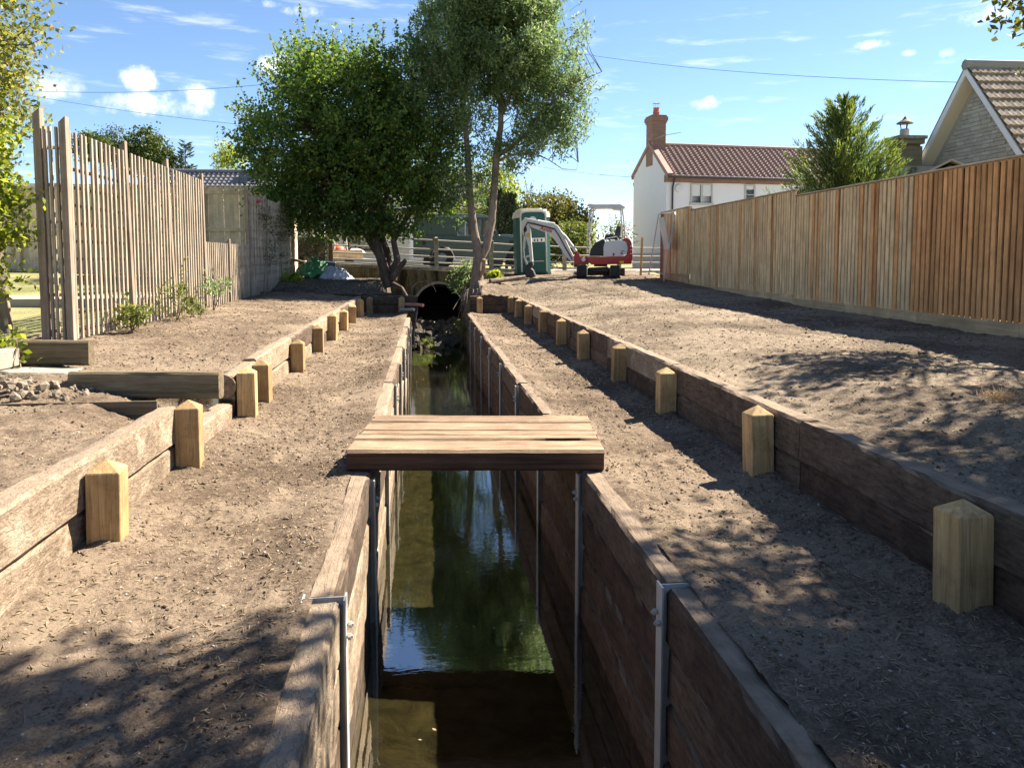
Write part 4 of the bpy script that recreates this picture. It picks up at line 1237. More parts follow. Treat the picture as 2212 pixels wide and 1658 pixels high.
cb_ = far_point(1818, 440, 21.5)
conifer('cypress_tree', 'loose green cypress with feathery tips behind the slatted fence', (cb_.x, cb_.y, 0.6), 5.2, 2.35, G['cypress'], 21, 260, 0.15, per=105, upsweep=.8, taper=.7, width=0.026)

# farther greenery
def blob_tree(name, label, px, py_mid, d, rx, rz, mat, seed, clumps, per, ll, lw, cat='tree', base_z=0.9, sig=0.3, extra=(), sprigs=0, bark='bark_dark', group=None):
    c = far_point(px, py_mid, d)
    base = (c.x, c.y, base_z)
    blobs = [((c.x, c.y, c.z), (rx, rx, rz), 1.0)]
    for (dx, dz, ra, rb_) in extra:
        blobs.append(((c.x + dx, c.y + 0.1, c.z + dz), (ra, ra, rb_), 1.0))
    top = c.z + rz * .5
    return tree(name, label, blobs, [([base, (c.x + .1, c.y, (base_z + c.z) / 2), (c.x, c.y, top)], [.05 * rx + .05, .035 * rx + .03, .02])], mat, M[bark], clumps, per, sig, ll, lw, seed,
                cat=cat, sprigs=sprigs, sprig_len=.5, twig_every=3, group=group)
blob_tree('oak_tree', 'rounded dark green oak far behind the trellis', 318, 325, 62, 1.75, 2.0, G['oak'], 31, 300, 26, .22, .17, sig=.25, extra=((-1.1, -.8, 1.2, 1.3), (1.2, -1.3, 1.2, 1.4)), base_z=1.0)
blob_tree('oak_tree', 'smaller spreading green tree just above the trellis top', 200, 318, 60, 1.3, 1.1, G['oak'], 32, 200, 24, .22, .17, sig=.25, extra=((1.2, -.5, 1.0, 1.0),), base_z=1.0)
blob_tree('bare_topped_tree', 'brownish thin tree between the two far green trees', 248, 305, 64, 1.1, 1.2, G['pine'], 33, 80, 16, .2, .09, sig=.25, base_z=1.0)
sp = far_point(400, 345, 62)
conifer('pine_tree', 'layered blue green pine right of the rounded oak', (sp.x, sp.y, 1.0), 10.0, 2.3, G['pine'], 34, 150, .32, upsweep=.15, taper=.6, width=.10, per=30)
blob_tree('pale_tree', 'pale yellow green tree beside the roof at the left', 492, 340, 56, 1.2, 1.2, G['lime'], 35, 90, 20, .18, .12, sig=.2, base_z=1.0)
blob_tree('pale_tree', 'sunlit yellow green tree glimpsed behind the forked trunk', 1080, 428, 36, 1.05, 1.9, G['lime'], 36, 240, 26, .14, .085, sig=.22, base_z=1.0, extra=((-1.2, -.8, 1.0, 1.2),))
for i, (px, py, hh) in enumerate(((1062, 428, 3.9), (1078, 418, 4.2), (1094, 425, 4.0), (1107, 430, 3.8))):
    p = far_point(px, py, 34)
    conifer('cypress_hedge_tree', ['leftmost dark cypress behind the forked trunk', 'tallest dark cypress behind the forked trunk', 'dark cypress third from left behind the forked trunk',
            'rightmost dark cypress, next to the green cabin'][i], (p.x, p.y, 0.9), p.z - .9 + .1, .5, G['dark'], 40 + i, 110, .16, upsweep=1.6, taper=.35, width=.06, per=70)
blob_tree('round_bush', 'large rounded olive green bush behind the green cabin', 1185, 487, 36, 1.7, 1.4, G['olive'], 45, 700, 34, .15, .10, cat='bush', sig=.2,
          extra=((1.0, -.25, 1.0, 1.1), (-.6, -.3, 1.1, 1.1)), sprigs=40)
blob_tree('light_shrub', 'light green shrub behind the rails between cabin and excavator', 1243, 530, 33, 1.0, .95, G['light'], 46, 380, 30, .11, .07, cat='shrub', sig=.16, extra=((-1.1, -.2, .7, .7),), sprigs=25)
blob_tree('sparse_shrub', 'sparse pale shrub rising between cabin and cypresses', 1148, 440, 40, .9, .7, G['pine'], 47, 40, 10, .1, .05, cat='shrub', sig=.16, sprigs=30)
blob_tree('grey_shrub', 'grey green shrub behind the excavator seat', 1335, 510, 34, .55, .75, G['olive'], 48, 90, 20, .09, .05, cat='shrub', sig=.14, sprigs=16)
blob_tree('tall_hedge', 'green hedge mass behind the bushy tree and cottage roof', 905, 470, 46, 2.2, 1.6, G['olive'], 49, 300, 22, .15, .1, cat='hedge', sig=.25, extra=((-2.5, .2, 1.6, 1.4), (2.0, .3, 1.4, 1.6)))
# clipped dark hedge by the cottage
hp0 = far_point(672, 522, 30)
hg = empty('clipped_hedge', (hp0.x, hp0.y, 0.95), R(-4), 'dark clipped box hedge in front of the cottage', 'hedge')
r = np.random.default_rng(77)
n = 5200
P = r.uniform(-1, 1, (n, 3))
ax = r.integers(0, 3, n)
P[np.arange(n), ax] = np.sign(P[np.arange(n), ax]) * r.uniform(.93, 1.04, n)
P = P * np.array([.72, .6, .62]) + np.array([0, 0, .62])
V, Fc = leaf_quads(P, .09, .06, r)
put('crown', np_mesh('crown', V, Fc, G['dark'], r.uniform(0, .8, n)), None, hg)
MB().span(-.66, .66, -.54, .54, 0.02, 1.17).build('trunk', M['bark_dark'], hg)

# plants along the trellis
def small_plant(name, label, base, blobs, mat, seed, clumps, per, ll, lw, cat='plant', sig=.06, sprigs=8, sl=.3, droop=.2, stems=None):
    b = Vector(base)
    bl = [((b.x + c[0], b.y + c[1], b.z + c[2]), s, 1.0) for c, s in blobs]
    st = stems or [([tuple(b), tuple(b + Vector(blobs[0][0]) * .5), tuple(b + Vector(blobs[0][0]) * 1.2)], [.012, .009, .004]),
                   ([tuple(b), tuple(b + Vector((.12, -.06, .25))), tuple(b + Vector((.22, -.1, .5)))], [.009, .007, .003])]
    return tree(name, label, bl, st, mat, M['bark'], clumps, per, sig, ll, lw, seed, cat=cat, sprigs=sprigs, sprig_len=sl, droop=droop, twig_r=.004)
small_plant('rose_bush', 'straggly yellow green rose bush at the middle of the tall trellis', (-3.72, 11.9, .45), [((.05, 0, .38), (.22, .26, .28)), ((.1, .5, .18), (.18, .24, .14))], G['light'], 61, 24, 14, .06, .04)
small_plant('grey_leaved_shrub', 'grey leaved shrub right of the rose bush on the trellis', (-3.75, 14.0, .46), [((.05, .0, .45), (.24, .35, .20))], G['willow'], 62, 22, 14, .06, .03)
small_plant('low_plant', 'small bright plant at the foot of the near trellis', (-3.68, 10.0, .45), [((.03, .0, .22), (.13, .22, .13))], G['light'], 63, 16, 14, .075, .045)
small_plant('low_plant', 'bright leafy plant at the far end of the trellis', (-3.72, 21.6, .55), [((.05, .0, .25), (.24, .3, .22))], G['lime'], 64, 36, 16, .09, .06)
small_plant('climbing_rose', 'thin climbing rose with one red flower on the far trellis', (-3.86, 18.8, .5), [((.02, .3, 1.9), (.12, .45, .35)), ((.02, .9, 1.2), (.1, .4, .7)), ((.02, 2.6, 1.6), (.1, .7, .7))],
            G['olive'], 65, 70, 9, .06, .035, sig=.07, stems=[([(-3.86, 18.8, .5), (-3.84, 19.0, 1.4), (-3.86, 18.9, 2.6)], [.012, .009, .004]),
                                                     ([(-3.86, 18.9, .5), (-3.82, 19.8, 1.6), (-3.84, 21.3, 2.4)], [.01, .008, .003])])
fl = rock_mesh('rose_flower', 5, plain('rose_red', (0.45, 0.02, 0.04), .5), .9, 2, .12)
f0 = far_point(558, 435, 17.9)
tag(put('rose_flower', fl, None, None, f0, (0, 0, 0), (.055, .055, .05)), 'single deep red rose bloom at the top of the far trellis', 'flower')
small_plant('bramble', 'tangled bramble with leaves around the end post of the closeboard fence', (-3.7, 23.1, .6), [((.1, .1, 2.5), (.5, .4, .4)), ((.3, 0, 1.5), (.3, .3, .6)), ((.15, 0, .3), (.3, .3, .25))],
            G['olive'], 66, 60, 10, .07, .045, sig=.1, stems=[([(-3.7, 23.1, .6), (-3.5, 23.0, 1.6), (-3.3, 23.0, 2.9), (-2.8, 22.9, 3.1)], [.014, .012, .008, .003]),
                                                     ([(-3.6, 23.0, .6), (-3.2, 22.9, 1.5), (-2.9, 22.9, 1.4), (-2.85, 22.9, 1.9)], [.01, .01, .008, .004])])
small_plant('ivy', 'pale ivy climbing the headwall beside the forked trunk', (1.15, 24.2, .35), [((-.1, 0, .3), (.3, .16, .5)), ((.1, .1, .75), (.2, .2, .25))], G['willow'], 67, 60, 12, .08, .06)
small_plant('dock_plant', 'broad leaved green plant at the foot of the forked trunk', (1.95, 22.0, .76), [((0, 0, .12), (.22, .2, .12))], G['lime'], 68, 16, 9, .16, .12, sprigs=0)
# ------------------------------------------------------------------ road bridge with culvert
def stained(name, col, dark, scale=(3, 3, .7)):
    m, t, out = new_mat(name)
    c = node(t, 'ShaderNodeTexCoord')
    mp = node(t, 'ShaderNodeMapping', {'Vector': c.outputs['Object'], 'Scale': scale})
    n1 = node(t, 'ShaderNodeTexNoise', {'Vector': mp.outputs[0], 'Scale': 1.6, 'Detail': 8.0, 'Roughness': 0.7})
    ramp = node(t, 'ShaderNodeValToRGB', {'Fac': n1.outputs[0]})
    e = ramp.color_ramp.elements
    e[0].position = 0.38; e[0].color = dark + (1,)
    e[1].position = 0.62; e[1].color = col + (1,)
    n2 = node(t, 'ShaderNodeTexNoise', {'Vector': c.outputs['Object'], 'Scale': 30.0, 'Detail': 5.0})
    p = node(t, 'ShaderNodeBsdfPrincipled', {'Base Color': ramp.outputs[0], 'Roughness': 0.95, 'Specular IOR Level': 0.15})
    b = node(t, 'ShaderNodeBump', {'Height': n2.outputs[0], 'Strength': 0.4, 'Distance': 0.02})
    t.links.new(b.outputs[0], p.inputs['Normal'])
    t.links.new(p.outputs[0], out.inputs[0])
    return m
M['headwall'] = stained('stained_concrete', (0.20, 0.165, 0.095), (0.03, 0.024, 0.015))
M['coping'] = stained('coping_concrete', (0.46, 0.43, 0.36), (0.20, 0.18, 0.14), (6, 6, 6))
M['rail'] = plain('railing_paint', (0.33, 0.31, 0.26), 0.7, var=0.25, scale=18.0, dirt=0.4)
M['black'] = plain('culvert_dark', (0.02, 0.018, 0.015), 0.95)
rb_ = empty('road_bridge', (0, 0, 0), 0, 'small concrete road bridge with an arched culvert and white railings', 'bridge')
CX, HW, CROWN, SPR = 0.41, 0.80, 0.58, -0.30
def cope(x):                                     # top of the headwall along the road
    return 1.11 - 0.042 * x
hw = MB()
y0, y1 = 24.72, 25.34
yi = 24.95
hw.prism([(-6.2, -1.3), (CX - HW, -1.3), (CX - HW, cope(CX - HW) - .09), (-6.2, cope(-6.2) - .09)], y0, y1)
hw.prism([(CX + HW, -1.3), (3.0, -1.3), (3.0, cope(3.0) - .09), (CX + HW, cope(CX + HW) - .09)], y0, y1)
N = 16
arc = [(CX - HW * math.cos(math.pi * k / N), SPR + (CROWN - SPR) * math.sin(math.pi * k / N)) for k in range(N + 1)]
for k in range(N):
    (xa, za), (xb, zb) = arc[k], arc[k + 1]
    hw.prism([(xa, za), (xb, zb), (xb, cope(xb) - .09), (xa, cope(xa) - .09)], y0, yi)
hw.build('headwall', M['headwall'], rb_)
ring = MB()
for k in range(N):
    (xa, za), (xb, zb) = arc[k], arc[k + 1]
    def o_(x, z, q=0.085):
        d = Vector((x - CX, (z - SPR) * 1.2 + .25)); d.normalize(); return (x + d.x * q, z + d.y * q)
    ring.prism([(xa, za), (xb, zb), o_(xb, zb), o_(xa, za)], y0 - .022, y0 + .02)
ring.build('arch_ring', M['coping'], rb_)
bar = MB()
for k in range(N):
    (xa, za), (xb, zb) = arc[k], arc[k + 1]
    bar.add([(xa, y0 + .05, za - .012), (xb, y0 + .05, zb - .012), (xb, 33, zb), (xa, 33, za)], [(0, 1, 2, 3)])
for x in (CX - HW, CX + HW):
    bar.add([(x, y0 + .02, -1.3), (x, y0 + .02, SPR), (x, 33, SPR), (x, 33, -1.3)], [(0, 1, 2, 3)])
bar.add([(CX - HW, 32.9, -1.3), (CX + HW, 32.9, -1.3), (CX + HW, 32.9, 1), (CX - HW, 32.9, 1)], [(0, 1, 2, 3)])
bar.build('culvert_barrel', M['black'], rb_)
line = [(-3.04, 25.20, 1.25), (-1.34, 25.20, 1.19), (0.35, 25.20, 1.11), (2.18, 25.60, 1.03), (3.50, 25.97, 0.97), (4.81, 26.33, 0.92), (6.9, 26.9, 0.90), (9.4, 27.6, 0.90)]
PM = cap_post_mesh(0.96, 0.135, 0.035, M['coping'])
for i, (x, y, z) in enumerate(line):
    if i == 0:
        MB().box((0, 0, .48), (.14, .14, 1.12)).build('railing_post', M['bark_dark'], rb_, (x, y, z), bevel=.012)
    else:
        put('railing_post', PM, None, rb_, (x, y, z), (random.uniform(-.02, .02), random.uniform(-.02, .02), 0))
    if i:
        a, b = Vector(line[i - 1]), Vector(line[i])
        for h in (0.875, 0.58, 0.345, 0.145, 0.02):
            sag = random.uniform(-.012, .008)
            m = (a + b) / 2
            MB().tube([a + Vector((0, 0, h)), m + Vector((0, random.uniform(-.01, .01), h + sag)), b + Vector((0, 0, h))], 0.026, 7).build('rail', M['rail'], rb_, smooth=True)
        d = b - a
        c = MB()
        c.add([a + Vector((0, -.28, -.10)), b + Vector((0, -.28, -.10)), b + Vector((0, .18, -.10)), a + Vector((0, .18, -.10)),
               a + Vector((0, -.28, -.005)), b + Vector((0, -.28, -.005)), b + Vector((0, .18, -.005)), a + Vector((0, .18, -.005))],
              [(3, 2, 1, 0), (4, 5, 6, 7), (0, 1, 5, 4), (1, 2, 6, 5), (2, 3, 7, 6), (3, 0, 4, 7)])
        c.build('coping', M['coping'], rb_)
        if a.x > 2.0:
            w_ = MB()
            w_.add([a + Vector((0, -.2, -1.4)), b + Vector((0, -.2, -1.4)), b + Vector((0, -.2, -.1)), a + Vector((0, -.2, -.1)),
                    a + Vector((0, .1, -1.4)), b + Vector((0, .1, -1.4)), b + Vector((0, .1, -.1)), a + Vector((0, .1, -.1))],
                   [(0, 1, 2, 3), (7, 6, 5, 4), (0, 4, 5, 1), (3, 2, 6, 7), (0, 3, 7, 4), (1, 5, 6, 2)])
            w_.build('wing_wall', M['headwall'], rb_)

# ------------------------------------------------------------------ houses
M['render'] = plain('white_render', (0.74, 0.74, 0.74), 0.9, var=0.03, scale=1.5, bump=0.15, spec=0.2)
M['render_grey'] = plain('plinth_render', (0.42, 0.42, 0.43), 0.9, var=0.1, scale=2.0)
M['pantile'] = plain('clay_pantile', (0.31, 0.185, 0.145), 0.75, var=0.3, scale=5.0, bump=0.2)
M['pantile_grey'] = plain('grey_pantile', (0.15, 0.15, 0.165), 0.7, var=0.3, scale=5.0, bump=0.2)
M['clay'] = plain('clay_pot', (0.42, 0.13, 0.09), 0.8, var=0.15)
M['frame'] = plain('sage_window_frame', (0.46, 0.47, 0.41), 0.6, var=0.06)
M['white_paint'] = plain('white_paint', (0.80, 0.80, 0.79), 0.5, var=0.05)
M['blind'] = plain('roller_blind', (0.66, 0.68, 0.66), 0.9, var=0.05)
M['pipe'] = plain('black_gutter', (0.035, 0.033, 0.036), 0.5)
M['lead'] = plain('lead_flashing', (0.45, 0.46, 0.48), 0.6, var=0.1)
M['felt'] = plain('roofing_felt', (0.30, 0.29, 0.27), 0.95, var=0.15, scale=8.0, bump=0.2)
M['cream'] = plain('cream_render', (0.74, 0.68, 0.55), 0.9, var=0.06, scale=2.0)
M['dark_wood'] = plain('dark_timber', (0.09, 0.065, 0.05), 0.8, var=0.2)
M['stone'] = plain('stone_block', (0.42, 0.385, 0.32), 0.92, var=0.2, scale=3.0, bump=0.5)
M['mortar'] = plain('mortar', (0.42, 0.39, 0.33), 0.95, var=0.1, scale=6.0, bump=0.3)
M['tile_moss'] = plain('mossy_tile', (0.27, 0.21, 0.155), 0.9, var=0.4, scale=6.0, bump=0.3, dirt=0.6, dirt_col=(0.30, 0.27, 0.12))
M['ridge_grey'] = plain('ridge_tile_grey', (0.28, 0.27, 0.25), 0.9, var=0.2, scale=5.0)
def glass(name, col):
    m, t, out = new_mat(name)
    p = node(t, 'ShaderNodeBsdfPrincipled', {'Base Color': col + (1,), 'Roughness': 0.05, 'Specular IOR Level': 0.8})
    t.links.new(p.outputs[0], out.inputs[0])
    return m
M['glass'] = glass('window_glass', (0.03, 0.035, 0.04))
def brick_mat(name, c1, c2, mortar, scale):
    m, t, out = new_mat(name)
    c = node(t, 'ShaderNodeTexCoord')
    mp = node(t, 'ShaderNodeMapping', {'Vector': c.outputs['Object'], 'Rotation': (R(90), 0, 0)})
    sx = node(t, 'ShaderNodeSeparateXYZ', {0: c.outputs['Object']})
    s = node(t, 'ShaderNodeMath', {0: sx.outputs[0], 1: sx.outputs[1]}, operation='ADD')
    cv = node(t, 'ShaderNodeCombineXYZ', {0: s.outputs[0], 1: sx.outputs[2]})
    b = node(t, 'ShaderNodeTexBrick', {'Vector': cv.outputs[0], 'Color1': c1 + (1,), 'Color2': c2 + (1,), 'Mortar': mortar + (1,), 'Scale': scale, 'Mortar Size': 0.02, 'Brick Width': .9, 'Row Height': .3})
    p = node(t, 'ShaderNodeBsdfPrincipled', {'Base Color': b.outputs[0], 'Roughness': 0.92})
    bp = node(t, 'ShaderNodeBump', {'Height': b.outputs[1], 'Strength': 0.6, 'Distance': -0.01})
    t.links.new(bp.outputs[0], p.inputs['Normal'])
    t.links.new(p.outputs[0], out.inputs[0])
    return m
M['brick'] = brick_mat('red_brick', (0.27, 0.15, 0.105), (0.21, 0.115, 0.085), (0.34, 0.28, 0.22), 4.0)
M['brick_buff'] = brick_mat('buff_brick', (0.26, 0.22, 0.13), (0.20, 0.17, 0.10), (0.28, 0.25, 0.19), 4.0)

def pantiles(name, L, S, cols, rows, mat, parent, roll=0.045, overlap=0.02):
    """wavy tile courses, x along the eaves, y up the slope (both from 0), z off the roof"""
    nx = cols * 6 + 1
    u = np.linspace(0, L, nx)
    ph = (u / L * cols) % 1.0
    prof = np.where(ph < .62, -0.35 * np.sin(ph / .62 * np.pi), 1.0 * np.sin((ph - .62) / .38 * np.pi)) * roll
    vs, fs = [], []
    st = S / rows
    for k in range(rows):
        a = len(vs)
        for (y, dz) in ((k * st - overlap, 0.0), (k * st - overlap, 0.045), ((k + 1) * st, 0.012)):
            for i in range(nx):
                vs.append((u[i], y, prof[i] + dz))
        for j in range(2):
            for i in range(nx - 1):
                fs.append((a + j * nx + i, a + j * nx + i + 1, a + (j + 1) * nx + i + 1, a + (j + 1) * nx + i))
    return np_mesh(name, vs, fs, mat, smooth=True)

def window(parent, x0, x1, z0, z1, y, lights=2, blind=0.55, frame=None, rows=1):
    """a casement in the wall plane y (outside is -y); parts under the house"""
    fm = frame or M['frame']
    w = MB()
    t = 0.07
    w.span(x0, x1, y - .05, y + .03, z1 - t, z1); w.span(x0 - .03, x1 + .03, y - .09, y + .03, z0 - .03, z0 + t)
    w.span(x0, x0 + t, y - .048, y + .03, z0 + t, z1 - t); w.span(x1 - t, x1, y - .048, y + .03, z0 + t, z1 - t)
    for k in range(1, lights):
        xm = x0 + (x1 - x0) * k / lights
        w.span(xm - .045, xm + .045, y - .046, y + .03, z0 + t, z1 - t)
    for k in range(1, rows):
        zm = z0 + (z1 - z0) * k / rows
        w.span(x0 + t, x1 - t, y - .04, y + .02, zm - .02, zm + .02)
    o = w.build('window', fm, parent)
    for k in range(lights):
        xa, xb = x0 + (x1 - x0) * k / lights, x0 + (x1 - x0) * (k + 1) / lights
        MB().span(xa + .05, xb - .05, y + .0, y + .012, z0 + .05, z1 - .05).build('pane', M['glass'], o)
        if blind > 0:
            MB().span(xa + .075, xb - .075, y - .008, y - .003, z1 - .06 - (z1 - z0 - .12) * blind, z1 - .06).build('blind', M['blind'], o)
    return o

# white rendered house, its shaded gable to the left and a lit wall with windows
wc = far_point(1440, 378, 36.0)
b_ang = R(12.5) - 0
dx = Vector((math.cos(R(12.5)) * RGT.x + math.sin(R(12.5)) * FWD.x, math.cos(R(12.5)) * RGT.y + math.sin(R(12.5)) * FWD.y, 0)).normalized()
wh = empty('white_house', (wc.x, wc.y, 0.85), math.atan2(dx.y, dx.x), 'white rendered house with red pantile roof and brick chimney', 'house')
EZ, RZ, GW, LEN = 4.48, 6.12, 4.2, 10.5             # local heights above its ground
body = MB()
body.prism([(0, 0), (GW, 0), (GW, EZ + .35), (GW / 2, RZ - .05), (0, EZ)], 0, LEN, 'x')
body.build('wall', M['render'], wh)
MB().span(-.02, 0.0, .02, GW, -.3, .82).build('plinth', M['render_grey'], wh)
ext = MB()
ext.prism([(2.2, 0), (5.75, 0), (5.75, EZ + .05), (4.0, EZ + 1.05), (2.2, RZ - .6)], .75, 7.0, 'x')
eo = ext.build('rear_wing', M['cream'], wh)
MB().prism([(5.85, EZ + .02), (4.0, EZ + 1.1), (3.2, EZ + 1.3), (3.2, EZ + 1.4), (4.0, EZ + 1.24), (5.9, EZ + .14)], .62, 7.1, 'x').build('roof', M['pantile'], wh)
window(wh, 0, 0, 0, 0, 0) if False else None
ww = MB().span(.70, .76, 4.95, 5.25, 1.0, 1.85).build('window', M['frame'], wh)
MB().span(.69, .705, 5.0, 5.2, 1.06, 1.79).build('pane', M['glass'], ww)
sl = math.hypot(GW / 2, RZ - EZ)
pa = math.atan2(RZ - EZ, GW / 2)
rt = put('roof', pantiles('roof', LEN + .1, sl + .22, 36, 15, M['pantile'], wh, .05), None, wh, (.16, -.16, EZ - .07), (pa, 0, 0))
rt['kind'] = 'stuff'
pb = math.atan2(RZ - EZ - .35, GW / 2)
rt2 = put('roof', pantiles('roof', LEN + .1, math.hypot(GW / 2, RZ - EZ - .35) + .15, 36, 13, M['pantile'], wh, .05), None, wh, (LEN + .26, GW + .12, EZ + .28), (pb, 0, math.pi))
rt2['kind'] = 'stuff'
MB().tube([(0.1, GW / 2, RZ + .07), (LEN + .2, GW / 2, RZ + .07)], .11, 8).build('ridge_tiles', M['pantile'], wh, smooth=True)
vg = MB()                                            # raised brick-coloured verges on the gable
vg.prism([(-.2, EZ - .16), (GW / 2, RZ - .02), (GW / 2, RZ + .20), (-.26, EZ + .06)], -.06, .22, 'x')
vg.prism([(GW + .16, EZ + .2), (GW / 2, RZ - .02), (GW / 2, RZ + .20), (GW + .2, EZ + .42)], -.06, .22, 'x')
vg.build('verge', M['pantile'], wh)
MB().span(.0, LEN, -.10, -.004, EZ - .34, EZ - .10).build('brick_course', M['brick'], wh)
MB().span(-.05, .0, -.12, .18, EZ - .34, EZ + .0).build('brick_corbel', M['brick'], wh)
MB().tube([(-.02, -.26, EZ - .09), (LEN, -.26, EZ - .13)], .065, 8).build('gutter', M['pipe'], wh, smooth=True)
MB().tube([(.32, -.26, EZ - .12), (.30, -.12, EZ - .42), (.28, -.08, EZ - .6), (.28, -.08, 0)], .045, 8).build('downpipe', M['pipe'], wh, smooth=True)
al = MB().lathe([(.0, 0), (.19, 0), (.19, .05), (.16, .07), (.0, .07)], n=18)
al.build('alarm_box', M['blind'], wh, (.62, -.002, EZ - .62), (R(90), 0, 0))
window(wh, 1.22, 2.36, EZ - 1.36, EZ - .36, 0, 2, .62)
window(wh, 4.05, 4.60, EZ - 1.36, EZ - .36, 0, 1, .22, rows=2)
window(wh, 7.2, 8.3, EZ - 1.36, EZ - .36, 0, 2, .5)
ch = MB()
ch.span(-.02, .68, GW / 2 - .40, GW / 2 + .40, RZ - 1.0, RZ + 1.08)
ch.span(-.06, .72, GW / 2 - .44, GW / 2 + .44, RZ + 1.08, RZ + 1.18)
ch.span(-.10, .76, GW / 2 - .48, GW / 2 + .48, RZ + 1.18, RZ + 1.38)
ch.span(-.05, .71, GW / 2 - .43, GW / 2 + .43, RZ + 1.38, RZ + 1.46)
co = ch.build('chimney', M['brick'], wh)
MB().lathe([(.17, 0), (.155, .16), (.18, .2), (.15, .22), (.145, .38), (.17, .4), (.0, .4)], (.33, GW / 2, RZ + 1.46), 14).build('chimney_pot', M['clay'], co, smooth=True)
cw = MB().lathe([(.2, .62), (.0, .68)], (.33, GW / 2, RZ + 1.46), 12)
for k in range(4):
    a = k * math.pi / 2
    cw.tube([(.33 + .13 * math.cos(a), GW / 2 + .13 * math.sin(a), RZ + 1.84), (.33 + .13 * math.cos(a), GW / 2 + .13 * math.sin(a), RZ + 2.10)], .008, 4)
cw.build('cowl', M['steel'], co)
an = MB().tube([(.05, GW / 2 - .5, RZ + .25), (.45, GW / 2 - .75, RZ + .42), (1.25, GW / 2 - .9, RZ + .55)], .012, 5)
for k in range(7):
    x = .35 + k * .13
    an.tube([(x, GW / 2 - .95 - k * .01, RZ + .40 + k * .022), (x, GW / 2 - .55 - k * .01, RZ + .40 + k * .022)], .006, 4)
an.build('aerial', M['steel'], co)

# stone house on the right: steep gable with white bargeboards and mossy tiles
sa = far_point(2087, 146, 20.0)
d2 = Vector((math.cos(R(5)) * RGT.x + math.sin(R(5)) * FWD.x, math.cos(R(5)) * RGT.y + math.sin(R(5)) * FWD.y, 0)).normalized()
sh = empty('stone_house', (sa.x, sa.y, 0.6), math.atan2(d2.y, d2.x), 'stone gabled house with white bargeboards and mossy tiled roof above the fence', 'house')
AZ = sa.z - 0.6
SLP, HWD, DEP = 1.18, 3.3, 8.0
ez = AZ - SLP * HWD
w = MB()
w.prism([(-HWD, 0), (HWD, 0), (HWD, ez), (0, AZ - .10), (-HWD, ez)], .38, DEP, 'x')
w.build('wall', M['mortar'], sh)
# stone blocks of the gable, each its own piece, proud of the mortar
r = random.Random(12)
stone_meshes = [MB().box((0, 0, 0), (0.05, 1.0, 1.0)).mesh('stone', plain('stone_%d' % k, col, .95, var=.18, scale=3.0, bump=.5), bevel=0.0)
                for k, col in enumerate(((.50, .46, .38), (.45, .415, .35), (.42, .39, .335), (.54, .50, .42), (.47, .425, .34)))]
z = 2.55
n_st = 0
while z < AZ - .55:
    hcr = r.choice((.085, .10, .115))
    half = (AZ - .42 - z - hcr) / SLP
    y = -half + r.uniform(-.1, .02)
    while y < half:
        wl = r.uniform(.16, .36)
        if y + wl > half:
            wl = half - y
        if wl > .06 and y >= -half:
            if n_st < 300:
                put('stone', stone_meshes[r.randrange(5)], None, sh, (.37 + r.uniform(-.006, .004), y + wl / 2, z + hcr / 2), (0, 0, 0), (1, wl - .009, hcr - .009))
                n_st += 1
        y += wl
    z += hcr
bb_ = MB()
for s in (-1, 1):
    q0, q1 = (s * (HWD + .25), ez - .30), (0, AZ + .0)
    bb_.prism([(q0[0], q0[1]), (q1[0], q1[1]), (q1[0], q1[1] - .20), (q0[0] - s * .06, q0[1] - .18)] , -.02 if s > 0 else -.018, .03, 'x')
bb_.build('bargeboard', M['white_paint'], sh)
sf = MB()
for s in (-1, 1):
    sf.prism([(s * (HWD + .22), ez - .40), (0, AZ - .16), (0, AZ - .20), (s * (HWD + .22), ez - .45)], .03, .38, 'x')
sf.build('soffit', M['cream'], sh)
# tiled roof: near slope tile by tile, far slope as one sheet
tl = MB()
tw, tg = .30, .34
tl.add([(0, -.03, .0), (tw, -.03, .0), (tw, tg + .04, .0), (0, tg + .04, .0), (0, -.03, .085), (tw * .3, -.03, .115), (tw * .5, -.03, .08), (tw * .8, -.03, .115), (tw, -.03, .085),
        (0, tg + .04, .02), (tw * .3, tg + .04, .045), (tw * .5, tg + .04, .016), (tw * .8, tg + .04, .045), (tw, tg + .04, .02)],
       [(0, 1, 8, 7, 6, 5, 4), (4, 5, 10, 9), (5, 6, 11, 10), (6, 7, 12, 11), (7, 8, 13, 12)])
tile_m = [tl.mesh('tile', plain('roof_tile_%d' % k, c, .92, var=.3, scale=6, bump=.3, dirt=.5, dirt_col=(.27, .24, .11))) for k, c in enumerate(((.29, .225, .165), (.24, .185, .14), (.34, .27, .20)))]
phi = math.atan(SLP)
slen = math.hypot(HWD + .3, SLP * (HWD + .3))
rows = int(slen / tg)
rot = Matrix.Rotation(-(0), 4, 'Z')
r = random.Random(3)
n_t = 0
for i in range(rows):
    for j in range(22):
        s = slen - (i + 1) * tg
        yb = -(HWD + .3) + s * math.cos(phi)
        zb_ = ez - .3 * SLP + s * math.sin(phi)
        if n_t < 300:
            put('tile', tile_m[r.randrange(3)], None, sh, (-.02 + j * tw, yb, zb_ + .03), (phi + r.uniform(-.01, .01), r.uniform(-.012, .012), 0))
            n_t += 1
far_roof = MB()
far_roof.prism([(0, AZ + .0), (HWD + .3, ez - .3 * SLP), (HWD + .3, ez - .3 * SLP + .1), (0, AZ + .12)], .0, DEP, 'x')
far_roof.prism([(0, AZ - .05), (-(HWD + .3), ez - .3 * SLP - .06), (-(HWD + .3), ez - .3 * SLP + .02), (0, AZ + .03)], .0, DEP, 'x')
far_roof.build('roof', M['tile_moss'], sh)
MB().tube([(-.04, 0, AZ + .07), (DEP, 0, AZ + .07)], .14, 8).build('ridge_tiles', M['ridge_grey'], sh, smooth=True)
